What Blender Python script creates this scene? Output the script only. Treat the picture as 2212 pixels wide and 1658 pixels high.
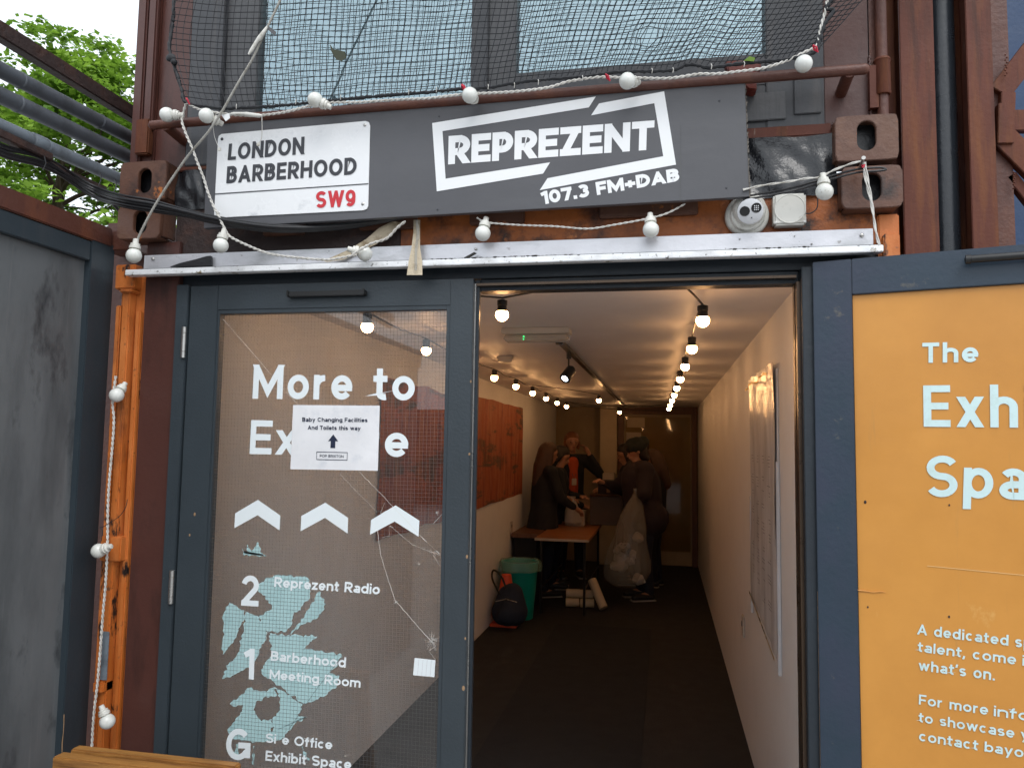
import bpy, bmesh, math, random
from mathutils import Vector, Matrix, noise
SC = bpy.context.scene
for o in list(bpy.data.objects): bpy.data.objects.remove(o)
COL = SC.collection
RD = math.radians
random.seed(7)
# ------------------------------------------------------------------ camera, sky, sun, exposure
YAW, PITCH, ROLL = RD(11.32), RD(4.563), RD(.909)
EYE = Vector((0, 0, 1.65))
_f = Vector((-math.sin(YAW)*math.cos(PITCH), math.cos(YAW)*math.cos(PITCH), math.sin(PITCH)))
_r0 = Vector((math.cos(YAW), math.sin(YAW), 0)); _u0 = _r0.cross(_f)
_r = _r0*math.cos(ROLL) + _u0*math.sin(ROLL); _u = -_r0*math.sin(ROLL) + _u0*math.cos(ROLL)
cam = bpy.data.cameras.new('camera'); cam.sensor_width = 36; cam.lens = 26.906
cam.clip_start = .05; cam.clip_end = 600
camo = bpy.data.objects.new('camera', cam); COL.objects.link(camo)
camo.matrix_world = Matrix(((_r.x, _u.x, -_f.x, EYE.x), (_r.y, _u.y, -_f.y, EYE.y), (_r.z, _u.z, -_f.z, EYE.z), (0, 0, 0, 1)))
SC.camera = camo
SUN_EL, SUN_AZ = RD(52), RD(155)
W = bpy.data.worlds.new("World"); SC.world = W; W.use_nodes = True
nt = W.node_tree; nt.nodes.clear()
sk = nt.nodes.new('ShaderNodeTexSky'); sk.sky_type = 'NISHITA'; sk.sun_disc = False
sk.sun_elevation = SUN_EL; sk.sun_rotation = SUN_AZ; sk.dust_density = 6; sk.air_density = 1.3
hs = nt.nodes.new('ShaderNodeHueSaturation'); hs.inputs['Saturation'].default_value = .22
bg = nt.nodes.new('ShaderNodeBackground'); bg.inputs[1].default_value = .15
wo = nt.nodes.new('ShaderNodeOutputWorld')
nt.links.new(sk.outputs[0], hs.inputs['Color']); mxw = nt.nodes.new('ShaderNodeMix'); mxw.data_type = 'RGBA'; mxw.inputs[0].default_value = .7; mxw.inputs[7].default_value = (9.8, 10.6, 11.5, 1)   # thick even cloud
nt.links.new(hs.outputs[0], mxw.inputs[6]); nt.links.new(mxw.outputs[2], bg.inputs[0]); nt.links.new(bg.outputs[0], wo.inputs[0])
sl = bpy.data.lights.new('sun', 'SUN'); sl.energy = .8; sl.angle = RD(25); sl.color = (1, .98, .955)
so = bpy.data.objects.new('sun', sl); COL.objects.link(so)
_sd = Vector((math.sin(SUN_AZ)*math.cos(SUN_EL), math.cos(SUN_AZ)*math.cos(SUN_EL), math.sin(SUN_EL)))
so.rotation_euler = _sd.to_track_quat('Z', 'Y').to_euler(); so.location = (0, -4, 8)
SC.view_settings.view_transform = 'Standard'; SC.view_settings.look = 'None'
SC.view_settings.exposure = .12; SC.view_settings.gamma = 1; SC.view_settings.use_curve_mapping = False
SC.render.engine = 'CYCLES'; SC.cycles.use_denoising = True
SC.cycles.max_bounces = 10; SC.cycles.diffuse_bounces = 7; SC.cycles.transparent_max_bounces = 16; SC.cycles.sample_clamp_indirect = 6
SC.cycles.caustics_reflective = False; SC.cycles.caustics_refractive = False
# ------------------------------------------------------------------ measuring helper: a reading of the photo becomes a point on a real plane
FPX = 1913.33*2212/2560
CR = {'A': (0, 0, .3648), 'B': (345.6, 0, .3335), 'C': (993.7, 0, .3127), 'E': (1555.4, 0, .3961), 'F': (259.2, 414.8, .375),
      'G': (993.7, 553, .3555), 'H': (1019.6, 864.1, .2918), 'I': (1425.8, 734.5, .5571), 'J': (0, 475.2, .3647),
      'K': (0, 1036.9, .3746), 'L': (414.8, 1036.9, .3748), 'M': (414.8, 648.1, .3387), 'N': (1710.9, 553, .344),
      'O': (1710.9, 1088.8, .3435), 'D': (0, 0, 1)}
def ray(c, u, v):
    a, b, s = CR[c]; u = a+u*s; v = b+v*s
    return _r*((u-1106)/FPX) - _u*((v-829)/FPX) + _f
def P(c, u, v, x=None, y=None, z=None, pl=None):
    d = ray(c, u, v)
    if pl: t = (pl[0]-EYE).dot(pl[1])/d.dot(pl[1])
    elif y is not None: t = (y-EYE.y)/d.y
    elif x is not None: t = (x-EYE.x)/d.x
    else: t = (z-EYE.z)/d.z
    return EYE + d*t
# ------------------------------------------------------------------ materials
MATS = {}
def _nodes(name):
    m = bpy.data.materials.new(name); m.use_nodes = True; n = m.node_tree
    b = n.nodes['Principled BSDF']; MATS[name] = m
    return m, n, b
def ramp(n, a, b, ca, cb):
    r = n.nodes.new('ShaderNodeValToRGB'); r.color_ramp.elements[0].position = a; r.color_ramp.elements[1].position = b
    r.color_ramp.elements[0].color = (*ca, 1) if len(ca) == 3 else ca; r.color_ramp.elements[1].color = (*cb, 1) if len(cb) == 3 else cb
    return r
def tex(n, scale, det=6, stretch=(1, 1, 1), rough=.6):
    tc = n.nodes.new('ShaderNodeTexCoord'); mp = n.nodes.new('ShaderNodeMapping'); mp.inputs['Scale'].default_value = stretch
    t = n.nodes.new('ShaderNodeTexNoise'); t.inputs['Scale'].default_value = scale; t.inputs['Detail'].default_value = det
    t.inputs['Roughness'].default_value = rough
    n.links.new(tc.outputs['Object'], mp.inputs[0]); n.links.new(mp.outputs[0], t.inputs['Vector'])
    return t
def pm(name, base, layers=(), rough=.5, metal=0, bump=.15, bscale=40, bstretch=(1, 1, 1), var=.12, vscale=3, spec=.5, rvar=.15):
    """painted / worn surface: a base with slow variation, then layers (colour, noise scale, lo, hi, stretch) laid over it"""
    m, n, b = _nodes(name)
    t = tex(n, vscale, 5)
    c = ramp(n, .3, .7, [x*(1-var) for x in base], [min(1, x*(1+var)) for x in base])
    n.links.new(t.outputs[0], c.inputs[0]); cur = c.outputs[0]
    for L in layers:
        col, s, lo, hi = L[:4]; st = L[4] if len(L) > 4 else (1, 1, 1)
        t2 = tex(n, s, 8, st, .65); r2 = ramp(n, lo, hi, (0, 0, 0), (1, 1, 1)); n.links.new(t2.outputs[0], r2.inputs[0])
        mx = n.nodes.new('ShaderNodeMix'); mx.data_type = 'RGBA'
        n.links.new(r2.outputs[0], mx.inputs[0]); n.links.new(cur, mx.inputs[6]); mx.inputs[7].default_value = (*col, 1)
        cur = mx.outputs[2]
    n.links.new(cur, b.inputs['Base Color'])
    tb = tex(n, bscale, 5, bstretch)
    mr = n.nodes.new('ShaderNodeMapRange'); mr.inputs[3].default_value = max(0, rough-rvar); mr.inputs[4].default_value = min(1, rough+rvar)
    t3 = tex(n, vscale*3, 6, bstretch); n.links.new(t3.outputs[0], mr.inputs[0]); n.links.new(mr.outputs[0], b.inputs['Roughness'])
    b.inputs['Metallic'].default_value = metal; b.inputs['Specular IOR Level'].default_value = spec
    if bump:
        bp = n.nodes.new('ShaderNodeBump'); bp.inputs['Strength'].default_value = bump; bp.inputs['Distance'].default_value = .01
        n.links.new(tb.outputs[0], bp.inputs['Height']); n.links.new(bp.outputs[0], b.inputs['Normal'])
    return m
def emis(name, col, s):
    m, n, b = _nodes(name); b.inputs['Base Color'].default_value = (*col, 1)
    b.inputs['Emission Color'].default_value = (*col, 1); b.inputs['Emission Strength'].default_value = s
    return m
def glass(name, tint=(1, 1, 1), base=.05, gain=.95, rough=.01, veil=0, veilcol=(.5, .5, .5), veil_var=0, gcol=(1, 1, 1)):
    m, n, b = _nodes(name); n.nodes.remove(b); out = n.nodes['Material Output']
    tr = n.nodes.new('ShaderNodeBsdfTransparent'); tr.inputs[0].default_value = (*tint, 1)
    gl = n.nodes.new('ShaderNodeBsdfGlossy'); gl.inputs['Roughness'].default_value = rough; gl.inputs[0].default_value = (*gcol, 1)
    fr = n.nodes.new('ShaderNodeFresnel'); fr.inputs[0].default_value = 1.5
    mr = n.nodes.new('ShaderNodeMapRange'); mr.inputs[1].default_value = .04; mr.inputs[3].default_value = base; mr.inputs[4].default_value = gain
    mx = n.nodes.new('ShaderNodeMixShader'); n.links.new(fr.outputs[0], mr.inputs[0]); n.links.new(mr.outputs[0], mx.inputs[0])
    n.links.new(tr.outputs[0], mx.inputs[1]); n.links.new(gl.outputs[0], mx.inputs[2]); last = mx
    if veil:
        di = n.nodes.new('ShaderNodeBsdfDiffuse'); di.inputs[0].default_value = (*veilcol, 1)
        m2 = n.nodes.new('ShaderNodeMixShader')
        t = tex(n, 3.0, 6, (1, 1, .35)); r = ramp(n, .35, .75, (veil*.6,)*3, (veil*(1+veil_var),)*3)
        n.links.new(t.outputs[0], r.inputs[0]); n.links.new(r.outputs[0], m2.inputs[0])
        n.links.new(mx.outputs[0], m2.inputs[1]); n.links.new(di.outputs[0], m2.inputs[2]); last = m2
    n.links.new(last.outputs[0], out.inputs[0])
    return m
def film(name, col, alpha, rough=.5):
    m, n, b = _nodes(name); b.inputs['Base Color'].default_value = (*col, 1); b.inputs['Alpha'].default_value = alpha; b.inputs['Roughness'].default_value = rough
    return m
RUST = (.10, .028, .010); DK = (.012, .009, .009)
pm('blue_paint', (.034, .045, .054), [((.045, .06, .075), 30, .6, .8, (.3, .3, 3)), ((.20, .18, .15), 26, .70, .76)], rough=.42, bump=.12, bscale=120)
pm('blue_worn', (.022, .040, .062), [((.036, .042, .075), 2.2, .45, .7), ((.17, .15, .11), 9, .62, .72, (1, 1, 1.3)), ((.3, .28, .22), 60, .74, .77)], rough=.42, bump=.1, bscale=60)
pm('blue_old', (.028, .040, .050), [((.045, .052, .06), 8, .55, .75, (1, 1, .3)), ((.2, .19, .17), 50, .74, .78)], rough=.45, bump=.12, bscale=60)
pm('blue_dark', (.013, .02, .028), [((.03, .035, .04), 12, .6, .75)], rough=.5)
pm('rust_brown', (.095, .032, .021), [((.15, .05, .025), 9, .5, .7, (1, 1, .4)), (DK, 4.5, .58, .74), ((.17, .12, .09), 30, .7, .78, (2, 2, .3))], rough=.48, bump=.3, bscale=55)
pm('brown_paint', (.078, .027, .020), [((.035, .015, .012), 5, .5, .7, (2, 2, .5)), ((.13, .1, .085), 60, .74, .77)], rough=.4, bump=.15)
pm('rust_orange', (.47, .125, .020), [((.64, .21, .055), 3, .45, .65, (2, 2, .6)), ((.2, .06, .02), 6, .56, .68, (1.5, 1.5, .5)), (DK, 8, .58, .63, (1.6, 1.6, .6)), ((.22, .075, .025), 40, .62, .68)], rough=.5, bump=.15, bscale=60)
pm('rust_rail', (.36, .10, .018), [(RUST, 5, .45, .6), (DK, 7, .5, .62), ((.5, .16, .04), 14, .66, .74)], rough=.5, bump=.4, bscale=60)
pm('rust_cast', (.115, .050, .030), [((.19, .09, .05), 8, .5, .7), ((.05, .02, .015), 4, .5, .65), (DK, 6, .56, .7), ((.42, .13, .025), 11, .61, .66)], rough=.5, bump=.25, bscale=45)
pm('rust_beam', (.115, .034, .020), [((.20, .07, .022), 4, .5, .7, (3, 3, .35)), ((.04, .016, .012), 3, .52, .7, (4, 4, .4)), ((.28, .2, .16), 22, .66, .74, (3, 3, .3))], rough=.5, bump=.12, bscale=70, spec=.25)
pm('dark_grey', (.05, .052, .058), [((.075, .07, .07), 6, .5, .7, (6, 6, .3))], rough=.45, bump=.1)
pm('mid_grey', (.085, .086, .09), [((.06, .06, .065), 20, .45, .7, (8, 8, .3))], rough=.5, bump=.1)
pm('grey_panel', (.125, .134, .140), [((.06, .066, .072), 2.4, .48, .72, (1, 1.6, .4)), ((.185, .19, .195), 6, .58, .78, (1, 5, .2)), ((.035, .038, .042), 5, .56, .68, (1, 1.3, .6)), ((.3, .3, .3), 60, .75, .78)], rough=.5, bump=.06, bscale=30, var=.12)
pm('sign_grey', (.078, .078, .086), [((.088, .088, .096), 10, .5, .75, (.3, 1, 1.5)), ((.03, .03, .03), 40, .72, .76)], rough=.38, bump=.06, bscale=30, var=.1)
pm('raw_edge', (.16, .14, .12), [((.04, .035, .03), 60, .45, .6)], rough=.8, bump=.8)
pm('white_print', (.83, .84, .85), rough=.4, bump=0, var=.02)
pm('plate_white', (.8, .81, .82), [((.42, .44, .47), 9, .62, .8)], rough=.25, bump=.03, var=.03)
pm('print_dark', (.03, .032, .04), rough=.4, bump=0)
pm('print_red', (.55, .02, .03), rough=.4, bump=0, var=.05)
pm('print_navy', (.012, .02, .05), rough=.5, bump=0)
pm('vinyl_white', (.80, .86, .88), rough=.35, bump=0, var=.03)
pm('letter_pale', (.62, .80, .80), [((.52, .66, .62), 30, .5, .8)], rough=.35, bump=0, var=.03)
pm('paper', (.80, .80, .82), [((.66, .68, .72), 14, .55, .75)], rough=.6, bump=.2, bscale=12)
pm('orange_panel', (.66, .295, .055), [((.55, .235, .04), 1.3, .42, .68), ((.72, .40, .12), 9, .64, .72, (1, 1, .5)), ((.40, .18, .04), 22, .70, .76, (2, 2, .3)), ((.5, .24, .06), 3.5, .6, .7, (4, 4, .3))], rough=.34, bump=.06, bscale=14, var=.05)
pm('crease', (.78, .5, .2), rough=.5, bump=0)
pm('bare_wood', (.32, .2, .11), [((.1, .06, .03), 30, .5, .7)], rough=.8)
pm('aluminium', (.62, .62, .65), [((.4, .41, .42), 12, .5, .7, (.3, 1, 1)), ((.12, .10, .07), 16, .66, .74)], rough=.33, metal=.45, bump=.15, bscale=30)
pm('lip_metal', (.86, .87, .88), [((.5, .5, .5), 9, .5, .7, (.5, 1, 1)), ((.20, .15, .06), 22, .61, .68), ((.08, .07, .06), 60, .62, .66)], rough=.36, metal=.15, bump=.15, bscale=50)
pm('steel', (.45, .44, .42), rough=.3, metal=.9, bump=.1)
pm('debris', (.02, .018, .015), rough=.7, bump=.6)
pm('black_rubber', (.012, .012, .014), rough=.38, bump=.3, bscale=30)
pm('black_sheet', (.012, .013, .016), rough=.26, bump=1.0, bscale=9, spec=.6)
pm('net_black', (.008, .009, .012), rough=.6, bump=0)
pm('white_cable', (.62, .6, .56), [((.4, .38, .33), 30, .5, .7)], rough=.5, bump=0)
pm('clear_cable', (.33, .32, .29), [((.16, .14, .1), 20, .5, .7)], rough=.3, bump=0)
pm('bulb_white', (.74, .75, .71), [((.6, .59, .53), 14, .5, .72), ((.4, .38, .32), 30, .66, .72)], rough=.1, bump=0, var=.04)
pm('socket_white', (.66, .65, .6), [((.4, .37, .3), 40, .55, .7)], rough=.45)
pm('red_tie', (.5, .015, .04), rough=.4, bump=0)
pm('red_plastic', (.14, .02, .01), rough=.4)
pm('cctv_white', (.66, .65, .6), [((.42, .4, .35), 20, .55, .75)], rough=.35, bump=.05)
pm('cctv_face', (.62, .63, .65), rough=.25, bump=0)
pm('pipe_grey', (.085, .095, .11), [((.05, .055, .06), 12, .5, .7), ((.2, .2, .2), 50, .74, .8)], rough=.42)
pm('pipe_light', (.17, .20, .23), [((.09, .10, .11), 12, .5, .7)], rough=.4)
pm('pipe_black', (.02, .024, .03), [((.05, .05, .06), 20, .6, .8)], rough=.28, bump=.15)
pm('dark_rust', (.032, .018, .016), [((.07, .03, .02), 12, .5, .7), ((.12, .12, .12), 60, .7, .8)], rough=.6, bump=.6)
pm('blue_far', (.015, .05, .13), rough=.5)
pm('masking', (.5, .42, .3), [((.25, .18, .1), 20, .5, .7), ((.15, .3, .34), 9, .64, .7, (1, 1, .2))], rough=.6, bump=.6, bscale=30)
pm('bench_wood', (.36, .17, .045), [((.16, .065, .02), 12, .48, .66, (.3, 4, 4)), ((.06, .025, .01), 10, .62, .72, (.2, 3, 3))], rough=.4, bump=.3, bscale=30, bstretch=(.2, 4, 4))
pm('leaf_dry', (.03, .035, .015), rough=.6)
pm('ground', (.38, .375, .365), [((.2, .2, .195), 3, .45, .7)], rough=.8, bump=.5, bscale=20)
pm('wall_white', (.81, .80, .80), [((.75, .74, .74), 3, .5, .7)], rough=.7, bump=.12, bscale=60, var=.04)
pm('ceiling_white', (.74, .71, .71), rough=.55, bump=.05, var=.04)
pm('wall_cream', (.55, .44, .29), rough=.6, bump=.05)
pm('wall_tan', (.36, .27, .16), rough=.6, bump=.05)
pm('carpet', (.015, .012, .010), [((.02, .017, .015), 90, .5, .7), ((.035, .03, .027), 3.5, .60, .75, (1, .4, 1))], rough=.9, bump=.7, bscale=180)
pm('mat_black', (.006, .006, .007), rough=.95, bump=.6, bscale=200)
pm('door_wood', (.13, .05, .02), [((.07, .025, .01), 8, .5, .7, (4, 4, .4))], rough=.5)
pm('socket_plate', (.5, .45, .4), rough=.4, bump=0)
pm('frame_reveal', (.09, .06, .04), rough=.3, metal=.6, bump=.1)
pm('canvas', (.36, .085, .03), [((.10, .05, .025), 1.9, .53, .60, (1, .6, 2.6)), ((.42, .15, .06), 5, .45, .65, (1, 2, .3)), ((.2, .02, .012), 4, .52, .66, (1, 3, .4)), ((.1, .055, .03), 2.3, .57, .63, (1, .5, 3)), ((.45, .24, .12), 16, .62, .7, (1, 3, .5))], rough=.7, bump=.5, bscale=18)
pm('poster', (.84, .84, .86), rough=.2, bump=.25, bscale=5, bstretch=(1, 3, .5))
pm('poster_edge', (.62, .62, .64), rough=.4, bump=0)
pm('gold', (.55, .36, .08), rough=.3, metal=.5)
pm('black_plastic', (.012, .012, .012), rough=.35, bump=0)
pm('lamp_body', (.5, .47, .43), rough=.4, bump=0)
pm('bin_teal', (.0, .26, .21), rough=.35, bump=.05)
film('lamp_diffuser', (.6, .57, .52), .5)
film('bin_liner', (.3, .55, .45), .35, .3)
film('clear_bag', (.34, .32, .28), .42, .25)
pm('waste_white', (.42, .38, .33), rough=.6)
pm('navy_cloth', (.012, .018, .035), rough=.8, bump=.4)
pm('cone_orange', (.65, .07, .015), rough=.5); 
pm('table_wood', (.30, .115, .035), [((.2, .07, .02), 10, .5, .7, (.4, 3, 1))], rough=.4)
pm('cardboard', (.24, .14, .07), rough=.7); pm('box_white', (.45, .38, .3), rough=.6); pm('box_dark', (.07, .045, .03), rough=.6)
pm('skin', (.42, .21, .13), rough=.5, bump=0, var=.05)
pm('hair_brown', (.06, .026, .012), rough=.5, bump=.6, bscale=60, bstretch=(4, 4, .4)); pm('hair_dark', (.02, .012, .008), rough=.5, bump=.6, bscale=60, bstretch=(4, 4, .4)); pm('hair_red', (.2, .07, .025), rough=.5, bump=.6, bscale=60, bstretch=(4, 4, .4))
pm('coat_black', (.010, .011, .014), rough=.85, bump=.5, bscale=14); pm('trouser_navy', (.011, .014, .028), rough=.85, bump=.4); pm('top_orange', (.5, .07, .015), rough=.75, bump=.3, bscale=12)
pm('top_plum', (.022, .013, .018), rough=.85, bump=.5, bscale=12); pm('beanie', (.012, .015, .012), rough=.9, bump=.6); pm('eye_dark', (.01, .008, .008), rough=.3, bump=0); pm('lips', (.3, .08, .06), rough=.5, bump=0); pm('shoe', (.01, .01, .01), rough=.5); pm('sole', (.3, .27, .24), rough=.6)
pm('bark', (.09, .06, .04), rough=.9, bump=.8, bscale=20)
pm('blind', (.72, .86, .9), rough=.5, bump=0)
pm('wire', (.15, .15, .145), rough=.4, bump=0, metal=.3)
pm('crack', (.75, .74, .7), rough=.3, bump=0)
pm('crack_dark', (.05, .05, .05), rough=.3, bump=0)
pm('film_cyan', (.43, .63, .64), [((.36, .55, .56), 12, .5, .7)], rough=.35, bump=0, var=.05)
emis('bulb_lit', (1, .52, .21), 54); emis('led_green', (.02, .8, .2), 2.5); emis('spot_lit', (.8, .9, 1), 7)
glass('door_glass', (.95, .98, .99), base=.085, veil=.03, veilcol=(.46, .50, .54), veil_var=.7)  # cool diffuse veil paints reflected haze, with some dust, into the pane
glass('window_glass', (.88, .96, .99), base=.34, gain=.95, gcol=(.74, .93, 1))
glass('inner_glass', (.8, .72, .5), base=.02, gain=.7, rough=.04)
def leafmat(name, a, b):
    m, n, bs = _nodes(name); t = tex(n, 1.6, 4); r = ramp(n, .35, .65, a, b); n.links.new(t.outputs[0], r.inputs[0]); n.links.new(r.outputs[0], bs.inputs['Base Color'])
    bs.inputs['Roughness'].default_value = .5
    out = n.nodes['Material Output']; tl = n.nodes.new('ShaderNodeBsdfTranslucent'); n.links.new(r.outputs[0], tl.inputs[0])
    mx = n.nodes.new('ShaderNodeMixShader'); mx.inputs[0].default_value = .5; n.links.new(bs.outputs[0], mx.inputs[1]); n.links.new(tl.outputs[0], mx.inputs[2]); n.links.new(mx.outputs[0], out.inputs[0])
leafmat('leaf_green', (.11, .23, .02), (.30, .48, .06))
# ------------------------------------------------------------------ mesh builder
ORG = {}
class MB:
    def __init__(s, M=None): s.v = []; s.f = []; s.M = M
    def add(s, vs, fs):
        n = len(s.v)
        for p in vs:
            p = Vector(p); s.v.append(s.M @ p if s.M else p)
        s.f += [[n+i for i in q] for q in fs]; return s
    def box(s, x0, x1, y0, y1, z0, z1):
        return s.add([(x, y, z) for z in (z0, z1) for y in (y0, y1) for x in (x0, x1)],
                     [(0, 2, 3, 1), (4, 5, 7, 6), (0, 1, 5, 4), (2, 6, 7, 3), (0, 4, 6, 2), (1, 3, 7, 5)])
    def slab(s, pts, off):
        """closed polygon of 3-D points thickened by the vector off"""
        n = len(pts); off = Vector(off); a = [Vector(p) for p in pts]
        return s.add(a+[p+off for p in a], [list(range(n)), list(range(2*n-1, n-1, -1))]+[(i, n+i, n+(i+1) % n, (i+1) % n) for i in range(n)])
    def poly(s, pts): return s.add(pts, [list(range(len(pts)))])
    def tube(s, pts, r, n=8, cap=True, twist=0):
        pts = [Vector(p) for p in pts]; rs = r if isinstance(r, (list, tuple)) else [r]*len(pts)
        rings = []; up = None
        for i, p in enumerate(pts):
            d = (pts[min(i+1, len(pts)-1)]-pts[max(i-1, 0)])
            if d.length < 1e-9: d = Vector((0, 0, 1))
            d.normalize()
            if up is None: up = Vector((0, 0, 1)) if abs(d.z) < .9 else Vector((1, 0, 0))
            a = d.cross(up)
            if a.length < 1e-6: a = d.orthogonal()
            a.normalize(); b = a.cross(d); up = b
            rings.append([p+(a*math.cos(2*math.pi*k/n+twist*i)+b*math.sin(2*math.pi*k/n+twist*i))*rs[i] for k in range(n)])
        vs = [v for R_ in rings for v in R_]; fs = []
        for i in range(len(rings)-1):
            for k in range(n): fs.append((i*n+k, i*n+(k+1) % n, (i+1)*n+(k+1) % n, (i+1)*n+k))
        if cap: fs += [list(range(n-1, -1, -1)), [(len(rings)-1)*n+k for k in range(n)]]
        return s.add(vs, fs)
    def lathe(s, prof, c, ax=(0, 0, 1), n=20, sx=1, sy=1, wob=0):
        ax = Vector(ax).normalized(); a = ax.orthogonal().normalized()
        if abs(ax.z) > .99: a = Vector((1, 0, 0))
        b = ax.cross(a); c = Vector(c); vs = []; fs = []
        for r, h in prof:
            for k in range(n):
                t = 2*math.pi*k/n; rr = r*(1+wob*noise.noise(Vector((math.cos(t)*2, math.sin(t)*2, h*9+c.x*3))))
                vs.append(c+ax*h+a*(math.cos(t)*rr*sx)+b*(math.sin(t)*rr*sy))
        for i in range(len(prof)-1):
            for k in range(n): fs.append((i*n+k, i*n+(k+1) % n, (i+1)*n+(k+1) % n, (i+1)*n+k))
        fs += [list(range(n-1, -1, -1)), [(len(prof)-1)*n+k for k in range(n)]]
        return s.add(vs, fs)
    def ball(s, c, r, n=16, m=10, sc=(1, 1, 1), ax=(0, 0, 1)):
        prof = [(max(1e-4, r*math.sin(math.pi*i/m)), -r*math.cos(math.pi*i/m)) for i in range(m+1)]
        k = len(s.v); s.lathe(prof, c, ax, n)
        if sc != (1, 1, 1):
            c = s.M @ Vector(c) if s.M else Vector(c)
            for i in range(k, len(s.v)): d = s.v[i]-c; s.v[i] = c+Vector((d.x*sc[0], d.y*sc[1], d.z*sc[2]))
        return s
    def holed(s, x0, x1, z0, z1, cx, cz, rx, rz, y0, y1, n=32, rc=.012):
        """block in x,z with rounded corners and an upright slot-shaped hole, from y0 to y1"""
        def sq(t, hx, hz, r):
            c, q = math.cos(t), math.sin(t); k = 1/max(abs(c)/hx, abs(q)/hz, 1e-9); x, z = c*k, q*k
            ex, ez = abs(x)-(hx-r), abs(z)-(hz-r)
            if ex > 0 and ez > 0:
                l = math.hypot(ex, ez)
                if l > r: x = math.copysign(hx-r+ex*r/l, x); z = math.copysign(hz-r+ez*r/l, z)
            return x, z
        mx, mz, hx, hz = (x0+x1)/2, (z0+z1)/2, (x1-x0)/2, (z1-z0)/2
        def slot(t):
            c, q = math.cos(t), math.sin(t); st = max(0, rz-rx); return (cx+rx*c, cz+rx*q+(st if q > 1e-6 else -st if q < -1e-6 else 0))
        vs = []
        for y in (y0, y1):
            for k in range(n):
                t = 2*math.pi*(k+.5)/n; a, b = sq(t, hx, hz, rc); vs.append((mx+a, y, mz+b))
            for k in range(n):
                t = 2*math.pi*(k+.5)/n; a, b = slot(t); vs.append((a, y, b))
        fs = []
        for k in range(n):
            j = (k+1) % n
            fs += [(k, j, n+j, n+k), (2*n+k, 3*n+k, 3*n+j, 2*n+j), (k, 2*n+k, 2*n+j, j), (n+k, n+j, 3*n+j, 3*n+k)]
        return s.add(vs, fs)
    def build(s, name, mat, parent=None, smooth=False, bev=0, tagd=None, ang=40):
        org = ORG.get(parent, Vector((0, 0, 0))) if parent else Vector((0, 0, 0))
        me = bpy.data.meshes.new(name); me.from_pydata([v-org for v in s.v], [], s.f)
        if bev:
            bm = bmesh.new(); bm.from_mesh(me); bmesh.ops.recalc_face_normals(bm, faces=bm.faces)
            es = [e for e in bm.edges if len(e.link_faces) == 2 and e.calc_face_angle(0) > .6]
            bmesh.ops.bevel(bm, geom=es, offset=bev, segments=2, affect='EDGES', clamp_overlap=True); bm.to_mesh(me); bm.free()
        me.validate(); me.materials.append(MATS[mat])
        o = bpy.data.objects.new(name, me); COL.objects.link(o)
        if parent: o.parent = parent
        ORG[o] = org.copy()
        if smooth or bev:
            me.polygons.foreach_set('use_smooth', [True]*len(me.polygons))
            try: me.set_sharp_from_angle(angle=RD(ang))
            except Exception: pass
        return o
def rep(o, mats):  # nothing
    return o
def thing(name, label, cat, loc=(0, 0, 0), group=None, kind=None):
    o = bpy.data.objects.new(name, None); COL.objects.link(o); o.location = loc; o.empty_display_size = .05
    o['label'] = label; o['category'] = cat
    if group: o['group'] = group
    if kind: o['kind'] = kind
    ORG[o] = Vector(loc); return o
def tag(o, label, cat, group=None, kind=None):
    o['label'] = label; o['category'] = cat
    if group: o['group'] = group
    if kind: o['kind'] = kind
    return o
def struct(o, label=None, cat=None):
    o['kind'] = 'structure'
    if label: o['label'] = label
    if cat: o['category'] = cat
    return o
def smoothpath(pts, k=6):
    pts = [Vector(p) for p in pts]; out = []
    for i in range(len(pts)-1):
        p0, p1, p2, p3 = pts[max(i-1, 0)], pts[i], pts[i+1], pts[min(i+2, len(pts)-1)]
        for j in range(k):
            t = j/k; out.append(.5*((2*p1)+(p2-p0)*t+(2*p0-5*p1+4*p2-p3)*t*t+(3*p1-p0-3*p2+p3)*t**3))
    out.append(pts[-1]); return out
def resample(pts, step):
    L = [0]
    for a, b in zip(pts, pts[1:]): L.append(L[-1]+(b-a).length)
    n = max(1, int(L[-1]/step)); out = []; k = 0
    for i in range(n+1):
        s_ = L[-1]*i/n
        while k < len(pts)-2 and L[k+1] < s_: k += 1
        out.append(pts[k].lerp(pts[k+1], (s_-L[k])/max(L[k+1]-L[k], 1e-9)))
    return out
def twisted(mb, pts, r, pitch=.035, strands=2, n=6):
    """a cable of twisted cores along pts"""
    ps = resample(smoothpath(pts, 8), pitch/7)
    for sidx in range(strands):
        q = []
        for i, p in enumerate(ps):
            d = (ps[min(i+1, len(ps)-1)]-ps[max(i-1, 0)]).normalized()
            a = d.cross(Vector((0, 1, 0)));
            if a.length < 1e-4: a = Vector((1, 0, 0))
            a.normalize(); b = a.cross(d); t = 2*math.pi*(i/7+sidx/strands)
            q.append(p+(a*math.cos(t)+b*math.sin(t))*r)
        mb.tube(q, r*1.02, n)
    return mb
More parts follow.
